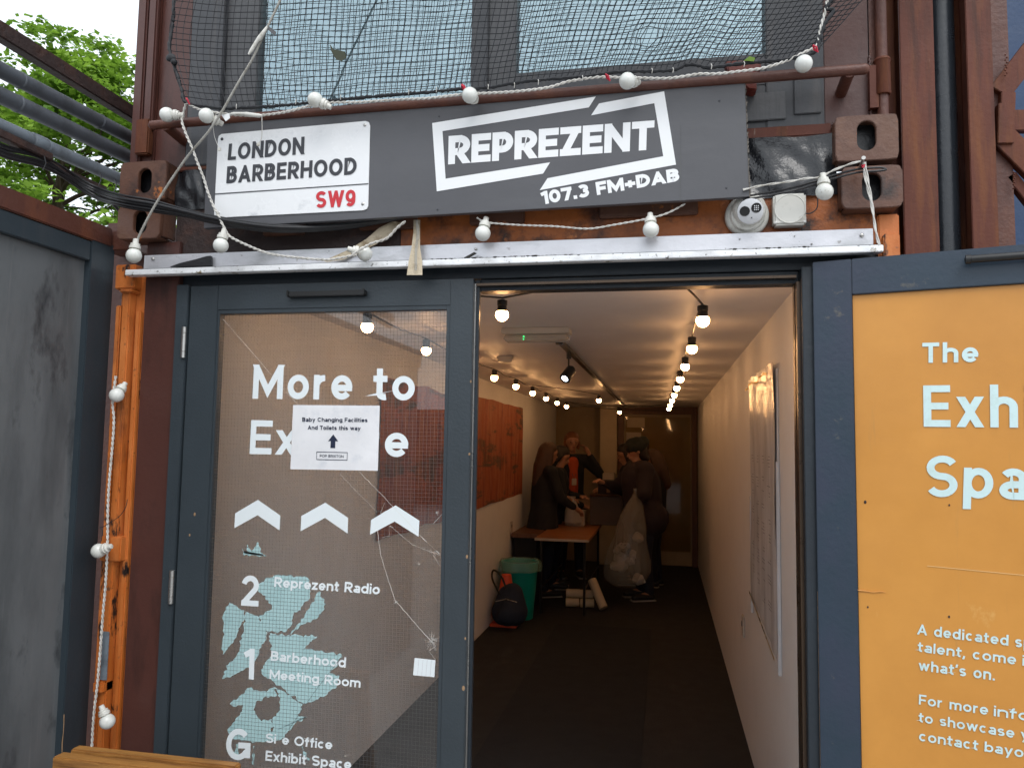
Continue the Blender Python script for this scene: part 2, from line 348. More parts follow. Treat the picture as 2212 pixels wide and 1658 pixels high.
# ------------------------------------------------------------------ lettering: strokes swept with a pen of width t (cap height 1)
def arc(cx, cy, rx, ry, a0, a1, n=None):
    n = n or max(4, int(abs(a1-a0)/15)); return [(cx+rx*math.cos(RD(a0+(a1-a0)*i/n)), cy+ry*math.sin(RD(a0+(a1-a0)*i/n))) for i in range(n+1)]
XH = .72
def glyph(c, t, sx):
    """-> (advance width, strokes, ymin, ymax)"""
    h = t/2; B, X, C, D = h, XH-h, 1-h, -.26+h
    def w(W): return h, W*sx-h, W*sx/2
    if c == ' ': return .3*sx, [], 0, 1
    if c == '.': return max(.16*sx, t), [[(h, 0), (h, t)]], 0, 1
    if c == ',': return max(.16*sx, t), [[(h+.03, t), (h-.05, -.16)]], -.16, 1
    if c == "'": return max(.14*sx, t), [[(h+.03, 1.0), (h-.03, .72)]], .7, 1
    if c == '+': l, r, m = w(.55); return .55*sx, [[(0, .42), (.55*sx, .42)], [(m, .42-.27), (m, .42+.27)]], 0, 1
    if c in 'I': return t, [[(h, 0), (h, 1)]], 0, 1
    if c == 'i': return t, [[(h, 0), (h, XH)], [(h, .83), (h, .83+min(t*1.05, .17))]], 0, 1
    if c == 'l': return t, [[(h, 0), (h, 1)]], 0, 1
    if c == 'A': l, r, m = w(.76); return .76*sx, [[(l-.01, 0), (m, C), (r+.01, 0)], [(l+.12*sx, .3), (r-.12*sx, .3)]], 0, 1
    if c == 'B':
        l, r, m = w(.64); q = .52
        return .64*sx, [[(l, 0), (l, 1)], [(l, C), (m, C)]+arc(m, (C+q)/2, (r-m)*.9, (C-q)/2, 90, -90)+[(l, q)], [(l, q), (m, q)]+arc(m, (B+q)/2, r-m, (q-B)/2, 90, -90)+[(l, B)]], 0, 1
    if c == 'C': l, r, m = w(.74); return .74*sx, [arc(m, .5, r-m, .5-h, 42, 318)], 0, 1
    if c == 'D': l, r, m = w(.72); return .72*sx, [[(l, 0), (l, 1)], [(l, C), (m*.8, C)]+arc(m*.8, .5, r-m*.8, .5-h, 90, -90)+[(l, B)]], 0, 1
    if c == 'E': l, r, m = w(.58); e = .58*sx; return e, [[(l, 0), (l, 1)], [(l, C), (e, C)], [(l, .5), (e*.93, .5)], [(l, B), (e, B)]], 0, 1
    if c == 'F': l, r, m = w(.55); e = .55*sx; return e, [[(l, 0), (l, 1)], [(l, C), (e, C)], [(l, .47), (e*.92, .47)]], 0, 1
    if c == 'G': l, r, m = w(.78); return .78*sx, [arc(m, .5, r-m, .5-h, 42, 330), [(r, .08), (r, .47)], [(.78*sx, .47), (m, .47)]], 0, 1
    if c == 'H': l, r, m = w(.7); return .7*sx, [[(l, 0), (l, 1)], [(r, 0), (r, 1)], [(l, .5), (r, .5)]], 0, 1
    if c == 'L': l, r, m = w(.52); return .52*sx, [[(l, 0), (l, 1)], [(l, B), (.52*sx, B)]], 0, 1
    if c == 'M': l, r, m = w(.86); return .86*sx, [[(l, 0), (l, 1)], [(r, 0), (r, 1)], [(l, 1-h*.6), (m, .22), (r, 1-h*.6)]], 0, 1
    if c == 'N': l, r, m = w(.72); return .72*sx, [[(l, 0), (l, 1)], [(r, 0), (r, 1)], [(l, 1-h*.6), (r, h*.6)]], 0, 1
    if c == 'O': l, r, m = w(.8); return .8*sx, [arc(m, .5, r-m, .5-h, 0, 360)], 0, 1
    if c == 'P': l, r, m = w(.62); q = .4; return .62*sx, [[(l, 0), (l, 1)], [(l, C), (m, C)]+arc(m, (C+q)/2, r-m, (C-q)/2, 90, -90)+[(l, q)]], 0, 1
    if c == 'R': l, r, m = w(.66); q = .43; return .66*sx, [[(l, 0), (l, 1)], [(l, C), (m, C)]+arc(m, (C+q)/2, r-m, (C-q)/2, 90, -90)+[(l, q)], [(m*.95, q), (r+.01, 0)]], 0, 1
    if c in 'Ss':
        H = 1 if c == 'S' else XH; WW = .66 if c == 'S' else .5; l, r, m = w(WW); q = H/2; T = H-h
        return WW*sx, [arc(m, (T+q)/2, r-m, (T-q)/2, 28, 270)[:-1]+arc(m, (B+q)/2, r-m, (q-B)/2, 90, -152)], 0, H
    if c == 'T': l, r, m = w(.62); return .62*sx, [[(0, C), (.62*sx, C)], [(m, 0), (m, 1)]], 0, 1
    if c == 'W': l, r, m = w(1.02); return 1.02*sx, [[(l, 1), (l+(m-l)*.5, B), (m, .93), (m+(r-m)*.5, B), (r, 1)]], 0, 1
    if c in 'Xx':
        H = 1 if c == 'X' else XH; WW = .68 if c == 'X' else .56; l, r, m = w(WW); return WW*sx, [[(l, 0), (r, H)], [(l, H), (r, 0)]], 0, H
    if c in 'Zz':
        H = 1 if c == 'Z' else XH; WW = .6 if c == 'Z' else .48; l, r, m = w(WW); e = WW*sx; k = t*.35
        return e, [[(0, H-h), (e, H-h)], [(0, B), (e, B)], [(e-h-k*.2, H-h*.6), (h+k*.2, h*.6)]], 0, H
    if c == '0': l, r, m = w(.62); return .62*sx, [arc(m, .5, r-m, .5-h, 0, 360)], 0, 1
    if c == '1': W1 = .36; l, r, m = w(W1); return W1*sx, [[(r, 0), (r, 1)], [(r, 1-h*.9), (l-h, .80-h*.3)]], 0, 1
    if c == '2': l, r, m = w(.6); return .6*sx, [arc(m, C-(C-.45)*.5, r-m, (C-.45)*.5, 170, -35)+[(l+.01, B)], [(l-h*.7, B), (.6*sx, B)]], 0, 1
    if c == '3': l, r, m = w(.6); q = .52; return .6*sx, [arc(m, (C+q)/2, (r-m)*.92, (C-q)/2, 150, -90), arc(m, (B+q)/2, r-m, (q-B)/2, 90, -155)], 0, 1
    if c == '7': l, r, m = w(.58); return .58*sx, [[(0, C), (.58*sx, C)], [(r, C), (m*.75, -.02)]], 0, 1
    if c == '9': l, r, m = w(.62); q = .36; return .62*sx, [arc(m, (C+q)/2, r-m, (C-q)/2, 0, 360), [(r, (C+q)/2), (r, .36)]+arc(m, .36, r-m, .36-h, 0, -140)[1:]], 0, 1
    bowl = lambda l, r, m: arc(m, XH/2, r-m, XH/2-h, 0, 360)
    if c == 'a': l, r, m = w(.54); return .54*sx, [[(r, 0), (r, XH-.24)]+arc(m, XH-.24, r-m, .24-h, 0, 150)[1:], [(r, .43-h), (m, .43-h)]+arc(m, .215, m-l, .215-h, 90, 270)+[(r, h)]], 0, XH
    if c == 'o': l, r, m = w(.6); return .6*sx, [bowl(l, r, m)], 0, XH
    if c == 'c': l, r, m = w(.55); return .55*sx, [arc(m, XH/2, r-m, XH/2-h, 45, 315)], 0, XH
    if c == 'e': l, r, m = w(.58); return .58*sx, [[(l, XH*.48), (r+h*.9, XH*.48)], arc(m, XH/2, r-m, XH/2-h, -4, 322)], 0, XH
    if c == 'b': l, r, m = w(.6); return .6*sx, [[(l, 0), (l, 1)], bowl(l, r, m)], 0, 1
    if c == 'd': l, r, m = w(.6); return .6*sx, [[(r, 0), (r, 1)], bowl(l, r, m)], 0, 1
    if c == 'p': l, r, m = w(.6); return .6*sx, [[(l, -.26), (l, XH)], bowl(l, r, m)], -.26, XH
    if c == 'g': l, r, m = w(.6); return .6*sx, [[(r, XH), (r, 0)]+arc(m, 0, r-m, .26-h, 0, -150), bowl(l, r, m)], -.26, XH
    if c in 'hn': l, r, m = w(.56); return .56*sx, [[(l, 0), (l, 1 if c == 'h' else XH)], [(l, XH-.3)]+arc(m, XH-.26, r-m, .26-h, 170, 0)+[(r, 0)]], 0, 1 if c == 'h' else XH
    if c == 'm':
        W1 = .86; e = W1*sx; l, r, m = h, e-h, e/2; q = (m-l)/2
        return e, [[(l, 0), (l, XH)], arc(l+q, XH-.24, q, .24-h, 170, 0)+[(m, 0)], arc(m+q, XH-.24, q, .24-h, 170, 0)+[(r, 0)]], 0, XH
    if c == 'r': l, r, m = w(.36); return .36*sx, [[(l, 0), (l, XH)], arc(r+.02, XH-.28, r-l, .28-h, 175, 85)], 0, XH
    if c == 't': l, r, m = w(.38); x = h+.09*sx; return .38*sx, [[(x, .93), (x, .2)]+arc(x+.15, .2, .15, .2-h, 180, 290), [(0, X), (.38*sx, X)]], 0, .93
    if c == 'f': l, r, m = w(.36); x = h+.09*sx; return .36*sx, [[(x, 0), (x, .78)]+arc(x+.16, .78, .16, .22-h, 180, 85), [(0, X), (.36*sx, X)]], 0, 1
    if c == 'w': l, r, m = w(.84); return .84*sx, [[(l, XH), (l+(m-l)*.5, B), (m, XH*.93), (m+(r-m)*.5, B), (r, XH)]], 0, XH
    if c == 'y': l, r, m = w(.58); return .58*sx, [[(l, XH), (m, .03)], [(r, XH), (m*.62, -.26)]], -.26, XH
    if c == 'u': l, r, m = w(.56); return .56*sx, [[(r, 0), (r, XH)], [(l, XH), (l, .26)]+arc(m, .26, r-m, .26-h, 180, 350)], 0, XH
    if c == 'v': l, r, m = w(.58); return .58*sx, [[(l, XH), (m, B), (r, XH)]], 0, XH
    return .5*sx, [], 0, 1
def clipy(poly, lo, hi):
    for s_, lim in ((1, lo), (-1, -hi)):
        out = []
        for i, p in enumerate(poly):
            q = poly[(i+1) % len(poly)]; a, b = s_*p[1]-lim, s_*q[1]-lim
            if a >= 0: out.append(p)
            if (a >= 0) != (b >= 0): k = a/(a-b); out.append((p[0]+(q[0]-p[0])*k, p[1]+(q[1]-p[1])*k))
        poly = out
        if len(poly) < 3: return []
    return poly
def stroke_polys(pts, t, lo, hi):
    pts = [Vector(p) for p in pts]; closed = (pts[0]-pts[-1]).length < 1e-6
    if closed: pts = pts[:-1]
    n = len(pts)
    if not closed:
        for e, o_ in ((0, 1), (-1, -2)):
            d = (pts[e]-pts[o_])
            if len(pts) <= 5 and abs(d.x) > 1e-4 and abs(d.y) > 1e-4 and (abs(pts[e].y-lo) < .06 or abs(pts[e].y-hi) < .06): pts[e] = pts[e]+d.normalized()*t
    L, R_ = [], []
    for i in range(n):
        a = pts[i-1] if (closed or i > 0) else None; b = pts[(i+1) % n] if (closed or i < n-1) else None
        d1 = (pts[i]-a).normalized() if a is not None else None; d2 = (b-pts[i]).normalized() if b is not None else None
        if d1 is None: d1 = d2
        if d2 is None: d2 = d1
        n1 = Vector((-d1.y, d1.x)); n2 = Vector((-d2.y, d2.x)); m_ = (n1+n2)
        if m_.length < .05: m_ = n1
        m_.normalize(); k = min(1/max(m_.dot(n1), .16), 5)*t/2
        L.append(pts[i]+m_*k); R_.append(pts[i]-m_*k)
    out = []
    for i in range(n if closed else n-1):
        j = (i+1) % n; q = clipy([tuple(L[i]), tuple(R_[i]), tuple(R_[j]), tuple(L[j])], lo, hi)
        if q: out.append(q)
    return out
def text(name, s, q4, t, mat, parent, gap=.1, lift=.0012, skip=''):
    """q4: bottom-left, bottom-right, top-right, top-left of the string at baseline / cap height"""
    BL, BR, TR, TL = [Vector(p) for p in q4]; H = ((TL-BL).length+(TR-BR).length)/2; Wd = ((BR-BL).length+(TR-TL).length)/2
    asp = Wd/H
    def tot(sx): return sum(glyph(c, t, sx)[0] for c in s)+gap*(len(s)-1)
    lo, hi = .2, 4
    for _ in range(40):
        mid = (lo+hi)/2
        if tot(mid) > asp: hi = mid
        else: lo = mid
    sx = (lo+hi)/2; full = tot(sx); x = 0; mb = MB(); nrm = (BR-BL).cross(TL-BL).normalized(); k = 0
    if nrm.y > 0: nrm = -nrm
    for c in s:
        wd, sts, ylo, yhi = glyph(c, t, sx)
        if c not in skip:
            for si, st in enumerate(sts):
                for q in stroke_polys(st, t, ylo, yhi):
                    pts = []
                    for px, py in q:
                        u = (x+px)/full; a = BL.lerp(BR, u); b = TL.lerp(TR, u); pts.append(a+(b-a)*py+nrm*(lift+.00006*(si+1)+.00002*(k % 2)))
                    mb.poly(pts); k += 1
        x += wd+gap
    return mb.build(name, mat, parent)
def quadD(c, pts, **k): return [P(c, *p, **k) for p in pts]
# ================================================================== LARGE STRUCTURE
YF = 2.36
def bx(name, mat, parent, x0, x1, y0, y1, z0, z1, bev=.002, M=None):
    return MB(M).box(x0, x1, y0, y1, z0, z1).build(name, mat, parent, bev=bev)
g = MB().add([(-300, -300, 0), (300, -300, 0), (300, 300, 0), (-300, 300, 0)], [(0, 1, 2, 3)]).build('ground', 'ground'); struct(g)
XL, XR, YB, ZC = -1.57, .455, 11.2, 2.222
struct(bx('corridor_floor', 'carpet', None, XL-.02, XR+.02, 2.36, YB+.02, .001, .006, 0))
struct(bx('left_corridor_wall', 'wall_white', None, XL-.06, XL, 2.43, YB+.06, .006, 2.33, 0))
struct(bx('right_corridor_wall', 'wall_white', None, XR, XR+.06, 2.43, YB+.06, .006, 2.33, 0))
struct(bx('ceiling', 'ceiling_white', None, XL, XR, 2.43, YB+.06, ZC, 2.33, 0))
struct(bx('back_wall', 'wall_tan', None, XL, XR, YB, YB+.06, .006, ZC, 0))
struct(bx('back_wall_pier', 'wall_cream', None, -.90, -.665, 10.95, YB-.002, .006, ZC, 0))
m = bx('entrance_mat', 'mat_black', None, -.98, -.12, 2.9, 7.2, .0065, .012, .001); tag(m, 'long black runner mat down the middle of the corridor floor', 'mat')
def casting(par, x0, x1, z0, z1, hx, hz, rx, rz, y0, rc):
    mb = MB().holed(x0, x1, z0, z1, hx, hz, rx, rz, y0, y0+.016, rc=rc)
    t_ = .011
    mb.box(x0+.001, x0+t_, y0+.016, 2.40, z0+rc*.7, z1-rc*.7).box(x1-t_, x1-.001, y0+.016, 2.40, z0+rc*.7, z1-rc*.7).box(x0+rc*.7, x1-rc*.7, y0+.016, 2.40, z0+.001, z0+t_).box(x0+rc*.7, x1-rc*.7, y0+.016, 2.40, z1-t_, z1-.001)
    o = mb.build('corner_casting', 'rust_cast', par, bev=.002)
    MB().box(x0+t_, x1-t_, 2.36, 2.372, z0+t_, z1-t_).build('hollow_shade', 'black_rubber', o)  # black plate added to put the shade inside the hole into colour
# ---- lower container
lc = thing('shipping_container', 'lower rusted container with orange left post holding the doorway', 'container', (-1.85, 2.4, 0))
bx('brown_plate', 'brown_paint', lc, -1.80, -1.668, 2.362, 2.42, 0, 2.345, .003)
mb = MB()
mb.box(-1.902, -1.80, 2.372, 2.46, 0, 2.23); mb.box(-1.905, -1.885, 2.35, 2.372, 0, 2.12)
mb.box(-1.868, -1.838, 2.335, 2.372, 1.31, 2.165); mb.box(-1.872, -1.845, 2.335, 2.372, 0, 1.245); mb.box(-1.825, -1.806, 2.352, 2.372, 0, 2.1)
mb.build('corner_post', 'rust_orange', lc, bev=.004)
for b_ in ((-1.892, -1.812, 2.325, 2.3705, 1.235, 1.318), (-1.902, -1.822, 2.335, 2.380, 2.175, 2.262), (-1.872, -1.822, 2.322, 2.3705, 2.16, 2.172), (-1.885, -1.845, 2.32, 2.370, .80, .835)): bx('post_bracket', 'rust_orange', lc, *b_, .004)
mb = MB(); mb.box(.612, .67, 2.36, 2.46, 0, 2.34); mb.box(.62, .664, 2.335, 2.36, 2.195, 2.275); mb.build('corner_post', 'rust_orange', lc, bev=.004)
bx('top_rail', 'dark_rust', lc, -1.70, -.86, 2.375, 2.46, 2.24, 2.47, .003)
bx('top_rail', 'rust_rail', lc, -.86, .612, 2.372, 2.46, 2.24, 2.47, .003)
for x0, x1, zz in ((-.62, -.44, 2.388), (-.2, .1, 2.392), (-1.0, -.8, 2.385), (-1.35, -1.2, 2.38)): bx('weld_lug', 'rust_cast', lc, x0, x1, 2.35, 2.3715, zz-.03, zz+.012, .004)
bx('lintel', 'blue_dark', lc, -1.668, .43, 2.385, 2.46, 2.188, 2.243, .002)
bx('side_wall', 'rust_brown', lc, -1.92, -1.86, 2.47, 14, 0, 2.47, 0)
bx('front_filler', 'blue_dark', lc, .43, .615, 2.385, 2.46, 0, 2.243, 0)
for (x0, x1, z0, z1, hx, hz, y0) in ((-1.885, -1.715, 2.345, 2.466, -1.795, 2.405, 2.31), (.503, .668, 2.345, 2.470, .585, 2.408, 2.31)):
    casting(lc, x0, x1, z0, z1, hx, hz, .026, .042, y0, .016)
# door frame belongs to the container front
mb = MB(); mb.box(-1.668, -1.622, 2.352, 2.47, 0, 2.188); mb.build('door_jamb', 'blue_paint', lc, bev=.002)
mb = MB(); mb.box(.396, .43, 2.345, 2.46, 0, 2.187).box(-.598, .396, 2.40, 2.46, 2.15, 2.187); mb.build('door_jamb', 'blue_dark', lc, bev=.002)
mb = MB(); mb.box(.386, .396, 2.375, 2.40, 0, 2.15); mb.box(.386, .392, 2.42, 2.45, 0, 2.15); mb.build('door_seal', 'frame_reveal', lc)
mb = MB(); mb.box(-.598, .386, 2.375, 2.398, 2.162, 2.17); mb.build('door_seal', 'frame_reveal', lc)
# ---- upper container
uc = thing('shipping_container', 'upper brown container with netted windows stacked above the doorway', 'container', (-1.85, 2.4, 2.48))
for (x0, x1, z0, z1, hx, hz) in ((-1.885, -1.70, 2.482, 2.622, -1.785, 2.552), (.488, .66, 2.486, 2.622, .574, 2.560)):
    casting(uc, x0, x1, z0, z1, hx, hz, .026, .044, 2.31, .012)
bx('bottom_rail', 'dark_rust', uc, -1.70, .49, 2.40, 2.47, 2.475, 2.60, .002)
bx('rust_strip', 'rust_beam', uc, .245, .49, 2.365, 2.41, 2.592, 2.627, .003); bx('rust_strip', 'rust_beam', uc, -1.70, -1.50, 2.365, 2.41, 2.600, 2.615, .003)
mb = MB(); mb.box(-1.875, -1.80, 2.365, 2.46, 2.62, 4.2).box(-1.885, -1.845, 2.35, 2.366, 2.62, 4.2).box(-1.835, -1.80, 2.345, 2.366, 2.74, 4.2); mb.build('corner_post', 'brown_paint', uc, bev=.006)
bx('corner_block', 'rust_beam', uc, -1.855, -1.80, 2.335, 2.366, 2.66, 2.79, .005)
bx('brown_plate', 'brown_paint', uc, -1.80, -1.675, 2.375, 2.46, 2.61, 4.2, .003)
bx('brown_plate', 'brown_paint', uc, .472, .60, 2.375, 2.46, 2.622, 4.2, .003)
mb = MB().tube([(.634, 2.365, 2.60), (.634, 2.365, 4.2)], .016, 14).box(.604, .628, 2.38, 2.46, 2.622, 4.2); mb.build('corner_post', 'rust_brown', uc, smooth=True)
mb = MB().lathe([(.021, 0), (.023, .003), (.022, .10), (.025, .104), (.021, .112)], (.634, 2.362, 2.70), n=16).box(.596, .62, 2.352, 2.375, 2.66, 2.79); mb.build('post_collar', 'rust_beam', uc, smooth=True)
mb = MB()
for k in range(60): mb.ball((.48+.002*k*1.0, 2.372, 2.6265+.002*math.sin(k*1.7)), .0042, 6, 4)
for k in range(50): mb.ball((.602+.0015*math.sin(k*2), 2.372, 2.63+.004*k), .004, 6, 4)
mb.build('weld_bead', 'brown_paint', uc, smooth=True)
# window surround
bx('window_surround', 'dark_grey', uc, -1.675, -1.545, 2.37, 2.46, 2.62, 4.2, .003)
bx('window_surround', 'mid_grey', uc, -1.545, -1.42, 2.39, 2.46, 2.62, 4.2, .003)
bx('window_surround', 'dark_grey', uc, .305, .472, 2.37, 2.46, 2.62, 4.2, .003)
bx('window_sill', 'dark_grey', uc, -1.545, .305, 2.375, 2.46, 2.62, 2.765, .003)
bx('sill_strip', 'mid_grey', uc, .06, .36, 2.362, 2.375, 2.648, 2.735, .002)
bx('sill_strip', 'dark_grey', uc, .385, .462, 2.362, 2.37, 2.66, 2.80, .002)
bx('mullion', 'dark_grey', uc, -.632, -.575, 2.372, 2.46, 2.765, 4.2, .003)
bx('mullion', 'mid_grey', uc, -.575, -.482, 2.385, 2.46, 2.765, 4.2, .003)
bx('window_rail', 'dark_grey', uc, -.482, .305, 2.378, 2.46, 2.765, 2.868, .003)
bx('window_rail', 'dark_grey', uc, -1.42, -.632, 2.385, 2.46, 2.765, 2.79, .002)
for x0, x1, z0 in ((-1.42, -.632, 2.79), (-.482, .305, 2.868)):
    MB().add([(x0, 2.415, z0), (x1, 2.415, z0), (x1, 2.415, 4.2), (x0, 2.415, 4.2)], [(0, 1, 2, 3)]).build('window_pane', 'window_glass', uc)
    mb = MB(); k = 0
    slope = .085 if x0 < -1 else 0
    zz = z0+.004
    while zz < 3.45:
        za = zz+slope*(1-(0)); 
        mb.add([(x0+.003, 2.452, zz+slope), (x1-.003, 2.452, zz), (x1-.003, 2.446, zz+.0085), (x0+.003, 2.446, zz+.0085+slope)], [(0, 1, 2, 3)])
        zz += .0105
    mb.build('window_blind', 'blind', uc)
bx('rear_wall', 'dark_grey', uc, -1.68, .48, 2.50, 2.56, 2.62, 4.2, 0)
bx('side_wall', 'rust_brown', uc, -1.88, -1.83, 2.47, 14, 2.62, 4.2, 0)
# the long pipe rail in front of the windows
mb = MB(); a = P('A', 905, 742, y=2.27); b = P('E', 785, 378, y=2.27)
mb.tube([a, b], .0155, 16); mb.ball(a, .0155, 12, 8); mb.ball(b, .0155, 12, 8)
mb.tube([a+Vector((.05, 0, -.005)), a+Vector((.05, .12, -.02))], .017, 12); mb.tube([b+Vector((-.04, 0, -.005)), b+Vector((-.04, .12, -.02))], .017, 12)
mb.build('pipe_rail', 'rust_brown', uc, smooth=True)
# crumpled black sheet left and right of the sign board
def sheet(x0, x1, z0, z1, y, seed):
    nx, nz = 26, 16; vs = []; fs = []
    for j in range(nz+1):
        for i in range(nx+1):
            u, w = i/nx, j/nz; q = noise.noise(Vector((u*2.2+seed, w*1.6+u*1.5, seed)))*.022+noise.noise(Vector((u*6+seed, w*3+u*4, 2)))*.008
            vs.append((x0+(x1-x0)*u, y-q-.004, z0+(z1-z0)*w))
    for j in range(nz):
        for i in range(nx): k = j*(nx+1)+i; fs.append((k, k+1, k+nx+2, k+nx+1))
    return MB().add(vs, fs)
sheet(.20, .502, 2.405, 2.592, 2.366, 3.3).build('plastic_sheet', 'black_sheet', uc, smooth=True)
sheet(-1.70, -1.52, 2.46, 2.60, 2.37, 8.1).build('plastic_sheet', 'black_sheet', uc, smooth=True)
# ---- columns and truss to the right
def column(name, label, xa, xb, y, mat, flange=.012):
    t = thing(name, label, 'column', ((xa+xb)/2, y, 0))
    bx('flange', mat, t, xa, xb, y, y+flange, 0, 4.4, .002); bx('flange', mat, t, xa, xb, y+.13, y+.13+flange, 0, 4.4, .002)
    bx('web', mat, t, (xa+xb)/2-.006, (xa+xb)/2+.006, y+flange, y+.13, 0, 4.4, .001)
    return t
column('steel_column', 'broad rust brown steel column between the corner post and the black drainpipe', .695, .79, 2.40, 'rust_beam')
tag(bx('steel_angle', 'rust_beam', None, .668, .697, 2.46, 2.50, 0, 4.4, .002), 'narrow dark brown steel angle against the right corner post', 'column')
tag(MB().tube([(.838, 2.50, 0), (.838, 2.50, 4.4)], .042, 24).build('drainpipe', 'pipe_black', smooth=True), 'glossy black drainpipe between two rusty steel columns', 'pipe')
column('steel_column', 'narrow rust brown steel column right of the black drainpipe', .885, .955, 2.42, 'rust_beam')
column('steel_column', 'flat brown column at the far right beside the diagonal braces', .985, 1.04, 2.52, 'rust_brown')
tr = thing('truss', 'brown riveted steel truss with diagonal braces at the upper right edge', 'truss', (1.1, 2.56, 0))
def bar(a, b, w, mat='rust_beam', y=2.5, d=.03, name='brace'):
    a, b = P('E', *a, y=y), P('E', *b, y=y); dd = (b-a).normalized(); s_ = dd.cross(Vector((0, 1, 0))).normalized()*w/2
    return MB().slab([a+s_, b+s_, b-s_, a-s_], (0, d, 0)).build(name, mat, tr, bev=.002)
bar((1530, 500), (2500, -760), .065); bar((1545, 655), (2500, 640), .065, y=2.51); bar((1550, 740), (2500, 1675), .07, y=2.5)
bar((1570, 640), (1575, 500), .04, y=2.495, name='gusset'); bar((1565, 560), (1560, 780), .045, y=2.49, name='gusset'); bar((1590, 950), (2100, 1600), .03, y=2.52)
for k in range(9): mb = MB(); mb.ball(P('E', 1556+(k % 2)*8, 300+k*14, y=2.488), .0028, 8, 5); mb.ball(P('E', 1600+(k % 2)*6, 940+k*11, y=2.50), .003, 8, 5); mb.build('rivets', 'rust_beam', tr, smooth=True)['kind'] = 'stuff'
tag(bx('blue_wall', 'blue_far', None, .9, 3.2, 3.2, 3.3, 0, 5, 0), 'blue painted wall seen behind the truss at upper right', 'wall')
tag(bx('dark_wall', 'dark_grey', None, .62, .99, 2.72, 2.78, 0, 4.6, 0), 'dark grey wall behind the black drainpipe', 'wall')
# ---- left side wall (perpendicular hoarding with grey panel)
sw = thing('side_hoarding', 'grey plywood panel in a blue frame under a rusty top beam on the left', 'hoarding', (-1.95, 1.6, 0))
bx('panel', 'grey_panel', sw, -1.985, -1.972, -1.2, 2.28, .05, 2.30, .001)
bx('frame_post', 'blue_old', sw, -1.99, -1.948, 2.27, 2.385, 0, 2.345, .003)
bx('frame_rail', 'blue_old', sw, -1.99, -1.949, -1.2, 2.268, 2.262, 2.330, .003)
bx('top_beam', 'rust_brown', sw, -2.02, -1.945, -1.2, 2.365, 2.333, 2.402, .004)
bx('frame_post', 'blue_old', sw, -1.99, -1.95, .4, .5, 0, 2.26, .003)
cw = MB().tube([(-1.948, 2.274+.004*noise.noise(Vector((k*.7, 0, 0))), .2+k*.03) for k in range(19)], .0016, 5); cw.build('chipped_edge', 'bare_wood', sw)
bx('pale_edge_strip', 'bare_wood', lc, -1.9065, -1.902, 2.362, 2.374, 1.40, 2.12, 0)
struct(bx('gap_post', 'rust_brown', None, -2.06, -1.87, 2.475, 2.50, 0, 2.46, .003), 'dark brown steel strip in the gap beside the orange post', 'post')
tag(bx('beam_end', 'rust_brown', None, -1.99, -1.87, 2.375, 2.47, 2.325, 2.40, .004), 'rusty beam end butting against the lower left corner casting', 'beam')
# ---- pipes at the upper left
XPi = -2.0
def pipe(name, label, z0, z1, r, mat, couplings=(), cat='pipe'):
    t = thing(name, label, cat, (XPi, 2.2, z0))
    f = lambda y: z0+(z1-z0)*(y-1.91)/.61
    MB().tube([(XPi, -.6, f(-.6)), (XPi, 6.5, f(6.5))], r, 20).build('tube', mat, t, smooth=True)
    for y in couplings: MB().tube([(XPi, y-.003, f(y)), (XPi, y, f(y)), (XPi, y+.004, f(y)), (XPi, y+.006, f(y))], [r, r+.0022, r+.0022, r], 20).build('coupling', mat, t, smooth=True)
    return t
t = thing('angle_beam', 'thick dark rust beam, uppermost of the lines crossing the tree', 'beam', (XPi, 2.2, 2.89))
bx('flange', 'dark_rust', t, XPi-.02, XPi+.02, -.6, 6.5, 2.862, 2.915, .004)
pipe('conduit_pipe', 'dark grey pipe just under the rusty beam, upper pipe of three', 2.772, 2.797, .0255, 'pipe_grey', (1.985, 2.33))
pipe('conduit_pipe', 'dark grey pipe between the upper pipe and the pale one', 2.694, 2.720, .0265, 'pipe_grey', (1.98,))
pipe('conduit_pipe', 'paler blue grey pipe lowest of three with a coupling sleeve', 2.600, 2.620, .0225, 'pipe_light', (2.10,))
MB().tube([(XPi, 2.04, 2.604), (XPi, 2.045, 2.604), (XPi, 2.095, 2.606), (XPi, 2.10, 2.606)], [.0225, .026, .026, .0225], 18).build('sleeve', 'pipe_light', [o for o in COL.objects if o.name.startswith('conduit_pipe')][-1], smooth=True)
t = thing('cable_tray', 'rusty brown cable tray carrying black cables at upper left', 'cable tray', (-1.985, 2, 2.55))
bx('channel', 'dark_rust', t, -2.0, -1.965, -.6, 2.10, 2.552, 2.578, .003)
bx('channel', 'dark_rust', t, -2.0, -1.975, 2.10, 2.36, 2.535, 2.555, .002)
tag(bx('opposite_container', 'rust_beam', None, -12, 12, -18, -15.5, 0, 2.6, .01), 'long rusty container on the far side of the yard, behind the viewer', 'container')
bx('grey_tape', 'pipe_light', lc, -1.868, -1.842, 2.331, 2.3345, .84, 1.0, .001)
